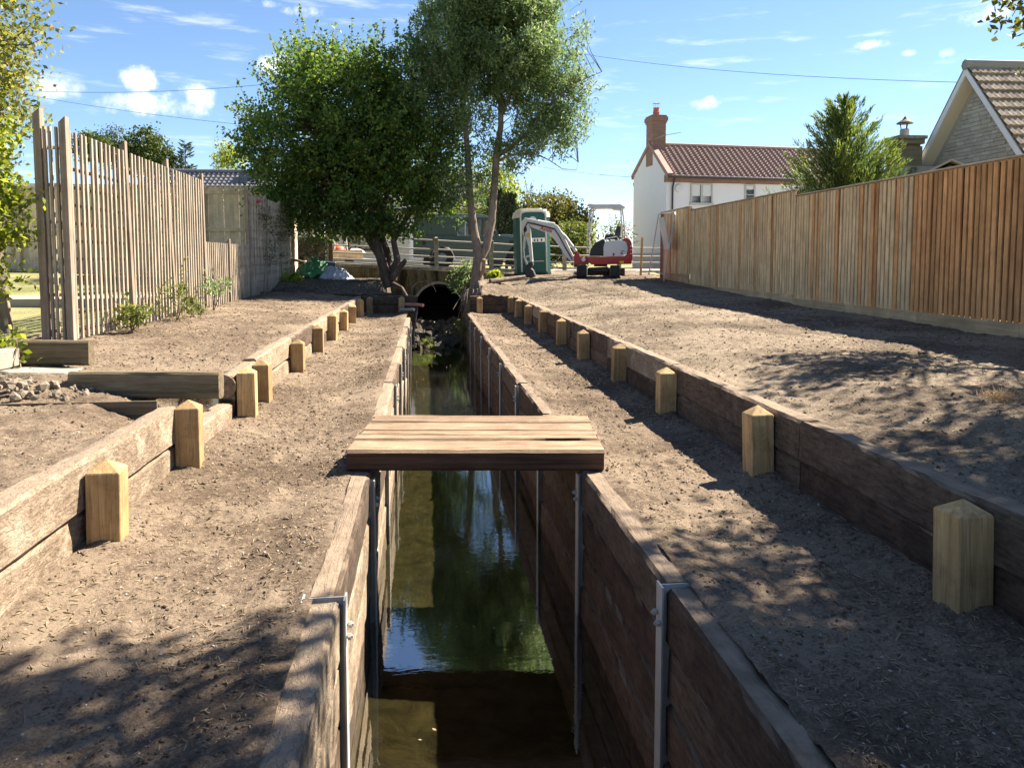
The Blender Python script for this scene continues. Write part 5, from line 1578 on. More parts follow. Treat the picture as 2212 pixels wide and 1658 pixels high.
# low wing with its own chimney and metal cowl, left of the gable
cp = far_point(1952, 345, 22.0)
inv = Matrix.Translation(sh.location) @ Matrix.Rotation(sh.rotation_euler.z, 4, 'Z')
lc = inv.inverted() @ Vector((cp.x, cp.y, 0))
k0 = cp.z - .6
MB().span(lc.x - .45, lc.x + 2.4, lc.y - .6, lc.y + 2.0, 0, k0 - .25).build('low_wing', M['mortar'], sh)
cs = MB()
cs.span(lc.x - .34, lc.x + .34, lc.y - .34, lc.y + .34, k0 - .3, k0 + .34)
cs.span(lc.x - .38, lc.x + .38, lc.y - .38, lc.y + .38, k0 + .40, k0 + .54)
cso = cs.build('chimney', M['brick_buff'], sh)
MB().span(lc.x - .30, lc.x + .30, lc.y - .30, lc.y + .30, k0 + .34, k0 + .40).build('vent_course', M['brick'], cso)
MB().span(lc.x - .43, lc.x + .43, lc.y - .43, lc.y + .43, k0 + .54, k0 + .63).build('chimney_cap', M['coping'], cso)
MB().lathe([(.13, .63), (.13, .85), (.10, .87), (.0, .87)], (lc.x, lc.y, k0), 14).build('chimney_pot', M['steel'], cso, smooth=True)
c2 = MB().lathe([(.23, 1.02), (.21, 1.05), (.06, 1.15), (.02, 1.22), (0, 1.23)], (lc.x, lc.y, k0), 16)
for k in range(3):
    a = k * 2.1 + .4
    c2.tube([(lc.x + .09 * math.cos(a), lc.y + .09 * math.sin(a), k0 + .85), (lc.x + .12 * math.cos(a), lc.y + .12 * math.sin(a), k0 + 1.04)], .014, 4)
c2.build('cowl', M['dark_wood'], cso)

# felt-roofed shed just behind the slatted fence
s0 = far_point(2000, 349, 14.5)
sd = empty('garden_shed', (s0.x + .5, s0.y, 0.5), R(-30), 'low garden shed with grey felt roof peeping over the fence', 'shed')
h_ = s0.z - .5
MB().prism([(-1.0, 0), (1.0, 0), (1.0, h_ - .55), (0, h_ - .06), (-1.0, h_ - .55)], -.05, 3.0, 'y').build('wall', M['dark_wood'], sd)
rf_ = MB()
rf_.prism([(-1.2, h_ - .64), (0, h_), (0, h_ + .035), (-1.22, h_ - .61)], -.25, 3.2, 'y')
rf_.prism([(1.2, h_ - .64), (0, h_), (0, h_ + .035), (1.22, h_ - .61)], -.25, 3.2, 'y')
rf_.build('roof', M['felt'], sd)

# grey-roofed bungalow behind the closeboard fence
g0 = far_point(372, 356, 40)
gb = empty('bungalow', (g0.x, g0.y, 1.0), R(-4), 'bungalow with dark grey tiled roof behind the closeboard fence', 'house')
gz = g0.z - 1.0
MB().prism([(0, 0), (7, 0), (7, gz - 2.2), (3.5, gz - .05), (0, gz - 2.2)], -2.5, 4.2, 'x').build('wall', M['cream'], gb)
gs = math.hypot(3.5, 2.15)
o = put('roof', pantiles('roof', 7.0, gs + .3, 26, 12, M['pantile_grey'], gb, .05), None, gb, (-2.7, -.25, gz - 2.32), (math.atan2(2.15, 3.5), 0, 0)); o['kind'] = 'stuff'
MB().tube([(-2.7, 3.5, gz + .06), (4.3, 3.5, gz + .06)], .12, 8).build('ridge_tiles', M['pantile_grey'], gb, smooth=True)
MB().span(3.3, 4.1, 3.0, 3.8, gz - 1.2, gz + .75).build('chimney', M['brick'], gb)

# cream cottage glimpsed under the bushy tree
c0 = far_point(660, 560, 37)
ct = empty('cream_cottage', (c0.x, c0.y, 1.05), R(-3), 'cream cottage with white gabled porch glimpsed below the bushy tree', 'house')
MB().prism([(0, 0), (5.5, 0), (5.5, 2.75), (2.75, 4.6), (0, 2.75)], -2.0, 8.5, 'x').build('wall', M['cream'], ct)
MB().prism([(-.4, 2.62), (2.75, 4.68), (2.75, 4.84), (-.42, 2.76)], -2.2, 8.7, 'x').build('roof', M['pantile_grey'], ct)
MB().prism([(-1.05, 0), (1.05, 0), (1.05, 1.72), (0, 2.5), (-1.05, 1.72)], -1.3, .0, 'y').build('porch', M['cream'], ct, (.1, 0, 0))
pg = MB()
for s in (-1, 1):
    pg.prism([(s * 1.32, 1.50), (0, 2.52), (0, 2.74), (s * 1.36, 1.68)], -1.42, -1.30, 'y')
pg.build('bargeboard', M['white_paint'], ct, (.1, 0, 0))
MB().prism([(-1.0, 1.70), (1.0, 1.70), (0, 2.46)], -1.325, -1.305, 'y').build('porch_gable', M['dark_wood'], ct, (.1, 0, 0))
MB().span(-.45, .45, -1.33, -1.31, .1, 1.35).build('door', M['dark_wood'], ct, (.1, 0, 0))
window(ct, 2.0, 3.75, .75, 1.95, 0, 3, 0, frame=M['dark_wood'], rows=2)
window(ct, 5.2, 6.6, .75, 1.95, 0, 2, 0, frame=M['dark_wood'], rows=2)
# ------------------------------------------------------------------ mini excavator
M['ex_red'] = plain('excavator_red', (0.42, 0.03, 0.03), 0.4, var=0.12, scale=4.0, dirt=0.25)
M['ex_white'] = plain('excavator_white', (0.68, 0.66, 0.64), 0.45, var=0.06, scale=5.0, dirt=0.22)
M['rubber'] = plain('track_rubber', (0.035, 0.034, 0.036), 0.85, var=0.3, scale=8.0, bump=0.3, dirt=0.35)
M['ex_dark'] = plain('black_plastic', (0.03, 0.03, 0.033), 0.6, var=0.2)
M['chrome'] = plain('steel_rod', (0.6, 0.6, 0.62), 0.25, 0.9, var=0.05)
M['yellow'] = plain('yellow_sticker', (0.72, 0.48, 0.03), 0.5)
M['red_print'] = plain('red_print', (0.45, 0.02, 0.03), 0.5)
ep = far_point(1306, 600, 23.0)
KE = 538.0
def E2(x, y): return ((x - 1500) / KE, (1275 - y) / KE)
def EP(l): return [E2(*p) for p in l]
ex = empty('mini_excavator', (ep.x, ep.y, ep.z - 0.02), -bearing(1306), 'red and white mini excavator with canopy and boom stretched to the left', 'excavator')
for cx_ in (1137, 1662):
    u0 = (cx_ - 1500) / KE
    tk = MB()
    prof = []
    rr_, L2 = .19, .52
    for k in range(9):
        a = math.pi / 2 + math.pi * k / 8
        prof.append((-L2 + rr_ * math.cos(a), rr_ + rr_ * math.sin(a)))
    for k in range(9):
        a = -math.pi / 2 + math.pi * k / 8
        prof.append((L2 + rr_ * math.cos(a), rr_ + rr_ * math.sin(a)))
    tk.prism(prof, u0 - .135, u0 + .135, 'x')
    n = len(prof)
    for i in range(n):                              # rubber lugs round the belt
        (a, b), (c, d) = prof[i], prof[(i + 1) % n]
        ln = math.hypot(c - a, d - b)
        m = max(1, int(ln / .07))
        for k in range(m):
            t = (k + .5) / m
            p, q_ = a + (c - a) * t, b + (d - b) * t
            tk.box((u0, p, q_), (.25, .032, .032), Matrix.Rotation(math.atan2(d - b, c - a), 3, 'X'))
    to = tk.build('track', M['rubber'], ex)
    for v in (-L2, L2):
        MB().tube([(u0 - .145, v, rr_), (u0 + .145, v, rr_)], .12, 14).build('wheel', M['coping'], to, smooth=True)
MB().prism(EP([(1240, 1100), (1560, 1085), (1560, 1165), (1240, 1170)]), -.32, .32).build('undercarriage', M['ex_dark'], ex, bevel=.02)
bl = MB().prism([(-.60, .06), (.62, .06), (.62, .30), (-.60, .30)], .62, .67)
bl.build('dozer_blade', M['ex_dark'], ex, bevel=.01)
MB().lathe([(.20, .36), (.20, .45)], (0, 0, 0), 20).build('slew_ring', M['ex_dark'], ex, (-.12, 0, 0))
ch_ = MB().prism(EP([(1230, 925), (1500, 922), (1790, 922), (1850, 885), (1872, 780), (1845, 690), (1795, 655), (1805, 628), (1870, 632), (1912, 680), (1936, 800), (1936, 960), (1916, 1040), (1300, 1050), (1238, 1005)]), -.46, .46)
cho = ch_.build('chassis', M['ex_red'], ex, bevel=.018, segs=2, smooth=True)
for y in (760, 815, 875):
    MB().box((*[(1912 - 1500) / KE], -.468, (1275 - y) / KE), (.055, .012, .022)).build('reflector', M['white_paint'], cho)
MB().prism(EP([(1478, 780), (1490, 715), (1530, 682), (1600, 668), (1760, 660), (1815, 680), (1852, 740), (1858, 830), (1832, 888), (1775, 916), (1482, 918)]), -.475, -.30).build('side_panel', M['ex_white'], ex, bevel=.012, segs=2, smooth=True)
MB().box(((1638 - 1500) / KE, -.478, (1275 - 888) / KE), (.055, .006, .075)).build('decal', M['red_print'], ex)
MB().box(((1765 - 1500) / KE, -.478, (1275 - 870) / KE), (.06, .006, .045)).build('decal', M['ex_dark'], ex)
MB().box(((1778 - 1500) / KE, -.478, (1275 - 835) / KE), (.11, .006, .022)).build('decal', M['red_print'], ex)
MB().box(((1765 - 1500) / KE, -.463, (1275 - 1008) / KE), (.13, .006, .07)).build('decal', M['yellow'], ex)
MB().prism(EP([(1495, 700), (1800, 655), (1800, 900), (1495, 910)]), -.30, .40).build('engine_hood', M['ex_dark'], ex)
MB().prism(EP([(1255, 905), (1285, 790), (1350, 700), (1440, 655), (1500, 650), (1500, 910)]), -.40, .36).build('footwell_panel', M['ex_dark'], ex, bevel=.02)
se = MB().prism(EP([(1500, 650), (1490, 600), (1660, 585), (1690, 440), (1755, 430), (1770, 470), (1725, 640)]), -.22, .22)
se.build('seat', M['ex_dark'], ex, bevel=.02)
ar = MB().prism(EP([(1490, 590), (1600, 560), (1640, 590), (1530, 620)]), -.33, -.25)
ar.build('arm_rest', M['ex_dark'], ex, bevel=.008)
lv = MB()
for (x, y, x2, y2, v) in ((1270, 660, 1330, 560, -.2), (1390, 650, 1400, 560, .05), (1480, 620, 1465, 540, -.28), (1300, 700, 1270, 560, .2)):
    (a, b), (c, d) = E2(x, y), E2(x2, y2)
    lv.tube([(a, v, b), (c, v, d)], [.012, .02], 6)
lv.build('control_levers', M['ex_dark'], ex)
(a, b), (c, d), (e_, f_), (g_, h_) = E2(1525, 690), E2(1520, 640), E2(1690, 605), E2(1712, 655)
MB().tube([(a, -.44, b), (c, -.44, d), (e_, -.44, f_), (g_, -.44, h_)], .014, 7).build('hand_rail', M['ex_white'], ex, smooth=True)
MB().prism(EP([(1222, 92), (1262, 84), (1310, 95), (1740, 97), (1818, 142), (1790, 150), (1740, 178), (1640, 168), (1595, 146), (1275, 146), (1235, 118)]), -.42, .42).build('canopy', M['ex_white'], ex, bevel=.012, segs=2, smooth=True)
for pts, v in ((((1295, 146), (1255, 330), (1228, 520), (1222, 880)), -.34), (((1318, 146), (1282, 330), (1262, 520), (1256, 890)), .30), (((1745, 172), (1762, 420), (1752, 620)), -.34), (((1782, 160), (1812, 420), (1826, 620)), .30)):
    MB().tube([(*[E2(*p)[0]], v, E2(*p)[1]) for p in pts], .021, 8).build('canopy_post', M['ex_white'], ex, smooth=True)
sw = MB().prism(EP([(1012, 1050), (1002, 935), (1030, 865), (1055, 842), (1085, 872), (1108, 930), (1235, 922), (1240, 1042), (1110, 1056)]), -.13, .13)
sw.build('swing_bracket', M['ex_red'], ex, bevel=.012)
hl = MB().lathe([(.0, 0), (.062, 0), (.062, .04), (.05, .05), (0, .05)], n=16)
hl.build('head_lamp', M['white_paint'], ex, (E2(1162, 970)[0], -.14, E2(1162, 970)[1]), (R(90), 0, 0), smooth=True)
bo = MB().prism(EP([(965, 1000), (1005, 1000), (1020, 962), (890, 690), (812, 525), (742, 425), (705, 400), (430, 338), (232, 296), (226, 330), (282, 395), (300, 440), (500, 512), (610, 560), (660, 610), (770, 765), (880, 925)]), -.075, .075)
boo = bo.build('boom', M['ex_white'], ex, bevel=.01)
am = MB().prism(EP([(148, 350), (205, 288), (238, 300), (270, 380), (296, 500), (318, 760), (338, 985), (318, 1010), (288, 985), (262, 760), (225, 640), (165, 560), (142, 440)]), -.06, .06)
amo = am.build('dipper_arm', M['ex_white'], ex, bevel=.008)
def disc(x, y, rad, v, mat, name, parent, sx=1.0):
    o = MB().lathe([(0, 0), (rad, 0), (rad, .006), (0, .006)], n=18).build(name, mat, parent, (E2(x, y)[0], v, E2(x, y)[1]), (R(90), 0, 0))
    o.scale = (sx, 1, 1)
    return o
disc(262, 575, .075, -.062, M['yellow'], 'sticker', amo, .75)
disc(212, 478, .085, -.062, M['ex_dark'], 'hose_port', amo, .55)
def cyl(p, q_, rad, name, mat, parent, v=0.0):
    a, b = E2(*p), E2(*q_)
    MB().tube([(a[0], v, a[1]), (b[0], v, b[1])], rad, 10).build(name, mat, parent, smooth=True)
cyl((410, 345), (690, 398), .046, 'hydraulic_cylinder', M['ex_white'], boo, -.02)
cyl((240, 308), (420, 348), .024, 'piston_rod', M['chrome'], boo, -.02)
cyl((845, 575), (1040, 838), .045, 'hydraulic_cylinder', M['ex_white'], boo, -.10)
cyl((790, 520), (850, 580), .026, 'piston_rod', M['chrome'], boo, -.10)
cyl((205, 590), (192, 790), .036, 'hydraulic_cylinder', M['ex_white'], amo, -.08)
cyl((192, 780), (200, 940), .02, 'piston_rod', M['chrome'], amo, -.08)
lk = MB()
for v in (-.05, .05):
    a = [E2(185, 930), E2(300, 905), E2(325, 1000)]
    lk.tube([(p[0], v, p[1]) for p in a], .03, 6)
    a = [E2(200, 940), E2(240, 1060)]
    lk.tube([(p[0], v, p[1]) for p in a], .026, 6)
lk.build('bucket_linkage', M['ex_white'], amo)
bk = MB().prism(EP([(215, 1130), (245, 1050), (335, 1000), (345, 1060), (310, 1110), (345, 1140), (405, 1292), (240, 1292), (222, 1210)]), -.20, .20)
bk.build('bucket', M['ex_dark'], ex, bevel=.012)
hs = MB()
for v, k in ((-.085, 0), (-.09, 14)):
    hs.tube([(E2(x, y + k)[0], v, E2(x, y + k)[1]) for x, y in ((980, 960), (860, 760), (770, 590), (690, 470), (420, 400), (250, 360), (190, 470), (205, 620))], .011, 5)
hs.build('hydraulic_hoses', M['ex_dark'], boo)
txt = bpy.data.curves.new('boom_lettering', 'FONT')
txt.body = 'Amis'
txt.size = 0.165
txt.extrude = 0.002
txt.offset = 0.004
txt.align_x = 'CENTER'
tmp = bpy.data.objects.new('tmp_text', txt)
COL.objects.link(tmp)
bpy.context.view_layer.update()
tme = bpy.data.meshes.new_from_object(tmp.evaluated_get(bpy.context.evaluated_depsgraph_get()))
bpy.data.objects.remove(tmp)
tme.materials.clear()
tme.materials.append(M['red_print'])
tx_, tz_ = E2(545, 510)
put('lettering', tme, None, boo, (tx_, -.0775, tz_), (R(90), R(15.0), 0), (1.12, 1, 1))

# ------------------------------------------------------------------ portable toilet
M['cabin_green'] = plain('cabin_green', (0.010, 0.088, 0.072), 0.4, var=0.1, scale=3.0, dirt=0.15)
M['cabin_roof'] = plain('cabin_roof', (0.66, 0.62, 0.54), 0.5, var=0.06)
tp = far_point(1150, 591, 24.6)
KT = 503.0
to_ = empty('portable_toilet', (tp.x, tp.y, tp.z - .03), -bearing(1150) + R(7), 'dark green portable toilet cabin with pale roof behind the excavator arm', 'portable toilet')
to_.rotation_euler = (0, R(-1.6), -bearing(1150) + R(7))
cw_, chm = .54, .13
prof = [(-cw_ + chm, -cw_), (cw_ - chm, -cw_), (cw_, -cw_ + chm), (cw_, cw_ - chm), (cw_ - chm, cw_), (-cw_ + chm, cw_), (-cw_, cw_ - chm), (-cw_, -cw_ + chm)]
MB().prism(prof, .06, 1.86, 'z').build('cabin_wall', M['cabin_green'], to_)
rfm = MB()
for i, (k, z0, z1) in enumerate(((1.035, 1.80, 1.92), (1.0, 1.92, 1.99), (.86, 1.99, 2.06), (.62, 2.06, 2.10))):
    rfm.prism([(x * k, y * k) for x, y in prof], z0, z1, 'z')
rfm.build('roof', M['cabin_roof'], to_)
MB().prism([(x * 1.03, y * 1.03) for x, y in prof], -.02, .06, 'z').build('base_skid', M['ex_dark'], to_)
dr = []
for k in range(9):
    a = math.pi * k / 8
    dr.append((.38 * math.copysign(abs(math.cos(a)) ** .45, math.cos(a)), 1.82 + .14 * math.sin(a) ** .5 if 0 < k < 8 else 1.82))
door_prof = [(.38, .1)] + dr + [(-.38, .1)]
MB().prism([(x * 1.1, z if z < .5 else z + .045) for x, z in door_prof], -.575, -.53, 'y').build('door_frame', M['cabin_roof'], to_)
do_ = MB().prism([(x * .97, z) for x, z in door_prof], -.592, -.56, 'y').build('door', M['cabin_green'], to_)
sg = MB().span(-.10, .35, -.600, -.593, 1.03, 1.16).build('door_sign', M['white_paint'], do_)
pic = MB().span(.10, .14, -.603, -.6005, 1.05, 1.12)
pic.lathe([(0, 0), (.018, 0), (.018, .002), (0, .002)], (.12, -.602, 1.135), 8)
pic.span(.0, .05, -.603, -.6005, 1.055, 1.12); pic.span(.22, .27, -.603, -.6005, 1.055, 1.13)
pic.build('pictogram', M['ex_dark'], sg)
lo_ = MB().lathe([(0, 0), (.125, 0), (.125, .006), (0, .006)], n=24).build('door_badge', M['white_paint'], do_, (-.02, -.594, 1.70), (R(90), 0, 0))
rg = MB()
for q_ in range(20):
    a = 2 * math.pi * q_ / 20
    rg.box((.095 * math.cos(a), .095 * math.sin(a), .008), (.014, .014, .003), Matrix.Rotation(a, 3, 'Z'))
rg.box((0, 0, .008), (.075, .04, .003))
rg.build('badge_print', M['steel'], lo_)
MB().span(-.30, .30, -.600, -.593, .42, .44).build('kick_strip', M['cabin_roof'], do_)
lid = MB().box((0, 0, .04), (.34, .16, .08)).build('timber_offcut', M['dark_wood'], None, far_point(1253, 594, 23.2), (0, .05, .1), bevel=.01)
tag(lid, 'dark block of wood on the soil between cabin and excavator', 'wood block')
pk = MB().box((0, 0, .03), (.16, .12, .10)).build('white_offcut', M['white_paint'], None, far_point(1243, 592, 23.6), (0.2, .1, .6), bevel=.02)
tag(pk, 'small white lump beside the base of the green cabin', 'debris')

# ------------------------------------------------------------------ off-road car behind the railing
M['car_green'] = plain('car_green', (0.06, 0.10, 0.095), 0.4, var=0.08, scale=2.0, dirt=0.15)
M['car_roof'] = plain('car_roof', (0.16, 0.22, 0.26), 0.4, var=0.08)
M['car_glass'] = glass('car_glass', (0.05, 0.07, 0.065))
M['tyre'] = plain('tyre', (0.025, 0.025, 0.026), 0.9)
rp_ = far_point(1010, 585, 28.6)
KR = 345.0
def R2(x, y): return ((x - 1010) / KR, (1015 - y) / KR)
def RP(l): return [R2(*p) for p in l]
rv_ = empty('off_road_car', (rp_.x, rp_.y, 1.05), -bearing(1010), 'dark green boxy off road car parked behind the bridge railing', 'car')
HWc = .87
body = MB()
body.prism(RP([(335, 610), (1420, 610), (1800, 640), (1830, 690), (1830, 880), (1790, 890), (1770, 820), (1700, 740), (1580, 740), (1510, 820), (1490, 900), (860, 900), (820, 800), (770, 745), (620, 745), (560, 800), (530, 890), (335, 880)]), -HWc, HWc)
body.build('body', M['car_green'], rv_, bevel=.025, segs=2, smooth=True)
MB().prism(RP([(1410, 615), (1440, 590), (1770, 610), (1815, 650), (1415, 640)]), -HWc + .12, HWc - .12).build('bonnet', M['car_roof'], rv_, bevel=.02, segs=2, smooth=True)
cab = MB()
cab.prism(RP([(338, 612), (345, 400), (352, 372), (1325, 372), (1410, 612), (1370, 612), (1300, 415), (1130, 415), (1130, 612), (1095, 612), (1095, 415), (870, 415), (870, 612)]), -HWc + .05, -HWc + .09)
cab.prism(RP([(338, 612), (345, 400), (352, 372), (1325, 372), (1410, 612), (1370, 612), (1300, 415), (1130, 415), (1130, 612), (1095, 612), (1095, 415), (870, 415), (870, 612)]), HWc - .09, HWc - .05)
cab.prism(RP([(335, 612), (350, 385), (368, 385), (356, 612)]), -HWc + .06, HWc - .06)
cab.build('cabin', M['car_green'], rv_)
MB().prism(RP([(345, 385), (365, 350), (600, 338), (1150, 340), (1345, 385)]), -HWc + .02, HWc - .02).build('roof', M['car_roof'], rv_, bevel=.02, segs=2, smooth=True)
for (xa, xb) in ((875, 980), (985, 1090)):
    MB().prism(RP([(xa, 418), (xb, 418), (xb, 608), (xa, 608)]), -HWc + .055, -HWc + .075).build('side_window', M['car_glass'], rv_)
MB().prism(RP([(1135, 418), (1298, 418), (1362, 608), (1135, 608)]), -HWc + .055, -HWc + .075).build('side_window', M['car_glass'], rv_)
MB().prism(RP([(1318, 400), (1326, 400), (1408, 612), (1400, 612)]), -HWc + .1, HWc - .1).build('windscreen', M['car_glass'], rv_)
MB().box((R2(470, 700)[0], -HWc - .004, R2(470, 700)[1]), (.13, .012, .16)).build('fuel_flap', M['ex_dark'], rv_)
for x in (695, 1640):
    for s in (-1, 1):
        wl = MB().tube([(R2(x, 880)[0], s * (HWc - .24), .38), (R2(x, 880)[0], s * (HWc - .02), .38)], .38, 22).build('wheel', M['tyre'], rv_, smooth=True)
        MB().tube([(R2(x, 880)[0], s * (HWc - .05), .38), (R2(x, 880)[0], s * (HWc - .012), .38)], .17, 16).build('rim', M['car_roof'], wl, smooth=True)
MB().tube([(R2(1345, 590)[0], -HWc - .02, R2(1345, 590)[1]), (R2(1345, 540)[0], -HWc - .14, R2(1345, 540)[1])], [.02, .06], 8).build('mirror', M['ex_dark'], rv_)
MB().box((R2(1560, 690)[0], -HWc - .004, R2(1560, 690)[1]), (.16, .014, .13)).build('wing_vent', M['ex_dark'], rv_)
MB().box((R2(1845, 860)[0], 0, R2(1845, 860)[1]), (.12, 1.6, .16)).build('bumper', M['ex_dark'], rv_, bevel=.01)

# white van beyond it
vp = far_point(1073, 590, 33.0)
vn = empty('white_van', (vp.x - .1, vp.y, 0.95), -bearing(1070) + R(10), 'white van mostly hidden behind the dark green car bonnet', 'van')
MB().prism([(.5, .35), (-3.6, .35), (-3.6, 2.05), (-.55, 2.15), (-.1, 1.5), (.5, 1.3)], -.85, .85).build('body', M['white_paint'], vn, bevel=.06, segs=2, smooth=True)
MB().prism([(-.12, 1.45), (-.60, 2.0), (-1.2, 2.0), (-1.2, 1.45)], -.862, -.84).build('side_window', M['car_glass'], vn)
for x in (-.1, -2.8):
    MB().tube([(x, -.86, .33), (x, -.66, .33)], .33, 16).build('wheel', M['tyre'], vn, smooth=True)

# timber trailer with orange cement mixer
M['orange'] = plain('mixer_orange', (0.62, 0.13, 0.05), 0.5, var=0.15, scale=4.0, dirt=0.3, dirt_col=(.4, .34, .28))
trp = far_point(748, 575, 27.6)
tb = empty('trailer', (trp.x, trp.y, 1.22), -bearing(748), 'small wooden sided trailer behind the railing at the left', 'trailer')
MB().span(-.55, .55, -.45, -.42, .18, .48).build('side_board', M['board'], tb)
MB().span(-.55, .55, .42, .45, .18, .48).build('side_board', M['board'], tb)
MB().span(-.58, -.551, -.45, .45, .18, .48).build('end_board', M['board'], tb)
MB().span(.551, .58, -.45, .45, .18, .48).build('end_board', M['board'], tb)
MB().span(-.55, .55, -.42, .42, .15, .20).build('floor', M['dark_wood'], tb)
for s in (-1, 1):
    MB().tube([(.1, s * .62, -.02), (.1, s * .48, -.02)], .2, 16).build('wheel', M['tyre'], tb, smooth=True)
MB().tube([(.58, 0, .16), (1.3, 0, .10)], .03, 6).build('draw_bar', M['steel'], tb)
cm = empty('cement_mixer', (trp.x - .13, trp.y - .02, 1.43), -bearing(748), 'orange cement mixer drum standing in the trailer', 'cement mixer')
MB().lathe([(.10, 0), (.23, .04), (.27, .16), (.25, .26), (.15, .44), (.16, .46), (.12, .46)], n=18).build('drum', M['orange'], cm, (-.02, 0, .05), (0, R(-38), 0), smooth=True)
fm_ = MB()
fm_.tube([(-.3, -.2, 0), (-.25, -.2, .5), (-.42, -.2, .78)], .022, 6); fm_.tube([(.05, -.24, 0), (.08, -.24, .55), (.04, -.22, .95)], .022, 6); fm_.tube([(.2, -.2, 0), (.14, -.2, .75), (.08, -.2, .95)], .022, 6)
fm_.build('frame', M['ex_white'], cm, smooth=True)
sk = rock_mesh('cement_bag', 9, M['ex_white'], .45, 2, .12)
tag(put('cement_bag', sk, None, None, (trp.x + .42, trp.y - .05, 1.66), (.1, .2, .3), (.30, .2, .22)), 'pale bag slumped on the trailer edge next to the mixer', 'bag')
tag(put('clay_pot', MB().lathe([(.05, 0), (.075, .12), (.08, .14), (0, .14)], n=12).mesh('clay_pot', M['orange'], smooth=True), None, None, (trp.x + .2, trp.y - .3, 1.42)),
    'small orange pot in the trailer beside the mixer', 'pot')
# ------------------------------------------------------------------ tarpaulins and timber heap under the tree
def cloth(name, label, cat, mat, c, sx, sy, seed, lift, rz=0.0, n=26):
    u = np.linspace(-.5, .5, n)
    X, Y = np.meshgrid(u, u)
    edge = np.maximum(np.abs(X), np.abs(Y)) * 2
    Z = lift * (1 - edge ** 2.2) + .34 * fbm(X * 4 + 9, Y * 4 + 4, seed, 2) - .30 * np.abs(fbm(X * 7, Y * 5, seed + 5, 2))
    ca, sa = math.cos(rz), math.sin(rz)
    xx = X * sx * (1 + .25 * fbm(Y * 4, X * 2, seed + 9, 2)); yy = Y * sy * (1 + .3 * fbm(X * 4, Y * 2, seed + 11, 2))
    V = np.stack([xx * ca - yy * sa, xx * sa + yy * ca, Z], -1).reshape(-1, 3)
    i = (np.arange(n - 1)[:, None] * n + np.arange(n - 1)[None]).ravel()
    f = np.stack([i, i + 1, i + n + 1, i + n], -1)
    o = put(name, np_mesh(name, V, f, mat, smooth=True), None, None, c)
    md = o.modifiers.new('thickness', 'SOLIDIFY'); md.thickness = .008
    return tag(o, label, cat)
M['tarp_green'] = plain('green_tarpaulin', (0.05, 0.21, 0.075), 0.45, var=0.35, scale=5.0, bump=.2)
M['tarp_grey'] = plain('grey_tarpaulin', (0.42, 0.44, 0.50), 0.5, var=0.2, scale=4.0, bump=.2)
M['tarp_navy'] = plain('navy_plastic', (0.02, 0.035, 0.075), 0.45, var=0.3)
def bank(px, py, d): 
    p = far_point(px, py, d); return p
p = bank(672, 595, 22.6)
cloth('green_tarpaulin', 'crumpled bright green tarpaulin draped over planks beside the closeboard fence', 'tarpaulin', M['tarp_green'], (p.x + .1, p.y, p.z - .02), .95, .9, 3, .55, .5)
cloth('grey_tarpaulin', 'grey tarpaulin bundled on the bank in front of the bridge', 'tarpaulin', M['tarp_grey'], (bank(724, 598, 22.4)[0], bank(724, 598, 22.4)[1], bank(724, 602, 22.4)[2] - .05), .95, .8, 8, .36, -.25)
pb_ = bank(706, 575, 23.5)
tag(MB().box((0, 0, 0), (.5, .5, .42)).build('blue_crate', M['tarp_navy'], None, (pb_.x, pb_.y, pb_.z - .05), (0, .1, .2), bevel=.03), 'dark blue plastic crate behind the green tarpaulin', 'crate')
r = random.Random(6)
for i, lab in enumerate(('weathered plank on top of the pile behind the green tarpaulin', 'weathered plank low in the pile beside the fence end', 'grey plank slanting under the green tarpaulin', 'broken plank end at the left of the pile')):
    p = bank(655 + i * 7, (566, 592, 580, 575)[i], 22.9 + .1 * i)
    tag(MB().box((0, 0, 0), (.75, .2, .06)).build('plank', M['garden_sleeper'], None, p, (r.uniform(-.3, .3), (.25, -.05, .5, .9)[i], r.uniform(-.6, .6)), bevel=.006), lab, 'plank', 'planks beside the closeboard fence')
for i, (px, py, L, a, lab) in enumerate(((762, 612, .55, .2, 'pale stick lying below the grey tarpaulin'), (800, 608, .5, -.3, 'stick lying between the grey tarpaulin and the bushy tree'), (720, 620, .4, .5, 'short stick below the green tarpaulin'))):
    p = bank(px, py, 21.9)
    z = float(z_bank_left(np.array([p.x]), np.array([p.y]))[0])
    tag(MB().tube([(-L / 2, 0, 0), (0, .02, .02), (L / 2, 0, .01)], [.018, .015, .01], 6).build('stick', M['chip'], None, (p.x, p.y, z + .02), (0, 0, a), smooth=True), lab, 'stick', 'sticks on the bank')

# ------------------------------------------------------------------ stones, pipes and debris at the culvert
rock_var = [rock_mesh('rock', 300 + i, M['rock'], .7, 1, .26) for i in range(7)]
rh = empty('stream_stones', (0.35, 20.5, -0.95), 0, 'jumble of dark stones in the stream bed below the culvert mouth', 'stones')
r = random.Random(8)
for i in range(120):
    y = r.uniform(-1.7, 3.6)
    x = r.uniform(-.72, .72)
    s = r.uniform(.06, .2) * (1.15 if y > 0 else .9)
    z = .04 + .05 * max(0, y + 1.4) + .22 * (abs(x) ** 2) + r.uniform(-.05, .05)
    put('rock', rock_var[i % 7], None, rh, (x, y, z), (r.uniform(0, 6), r.uniform(0, 6), r.uniform(0, 6)), (s * r.uniform(.9, 1.5), s, s * r.uniform(.7, 1)))
M['clay_pipe'] = plain('clay_pipe', (0.40, 0.20, 0.14), .6, var=.15)
M['grey_pipe'] = plain('grey_pipe', (0.36, 0.37, 0.38), .5, var=.1)
pa_, pb2 = far_point(884, 657, 19.4), far_point(914, 659, 18.9)
tag(MB().tube([pa_ - Vector((.12, 0, 0)), pb2], .042, 14).build('drain_pipe', M['clay_pipe'], None, smooth=True), 'short terracotta pipe jutting from the left bank at the culvert', 'pipe')
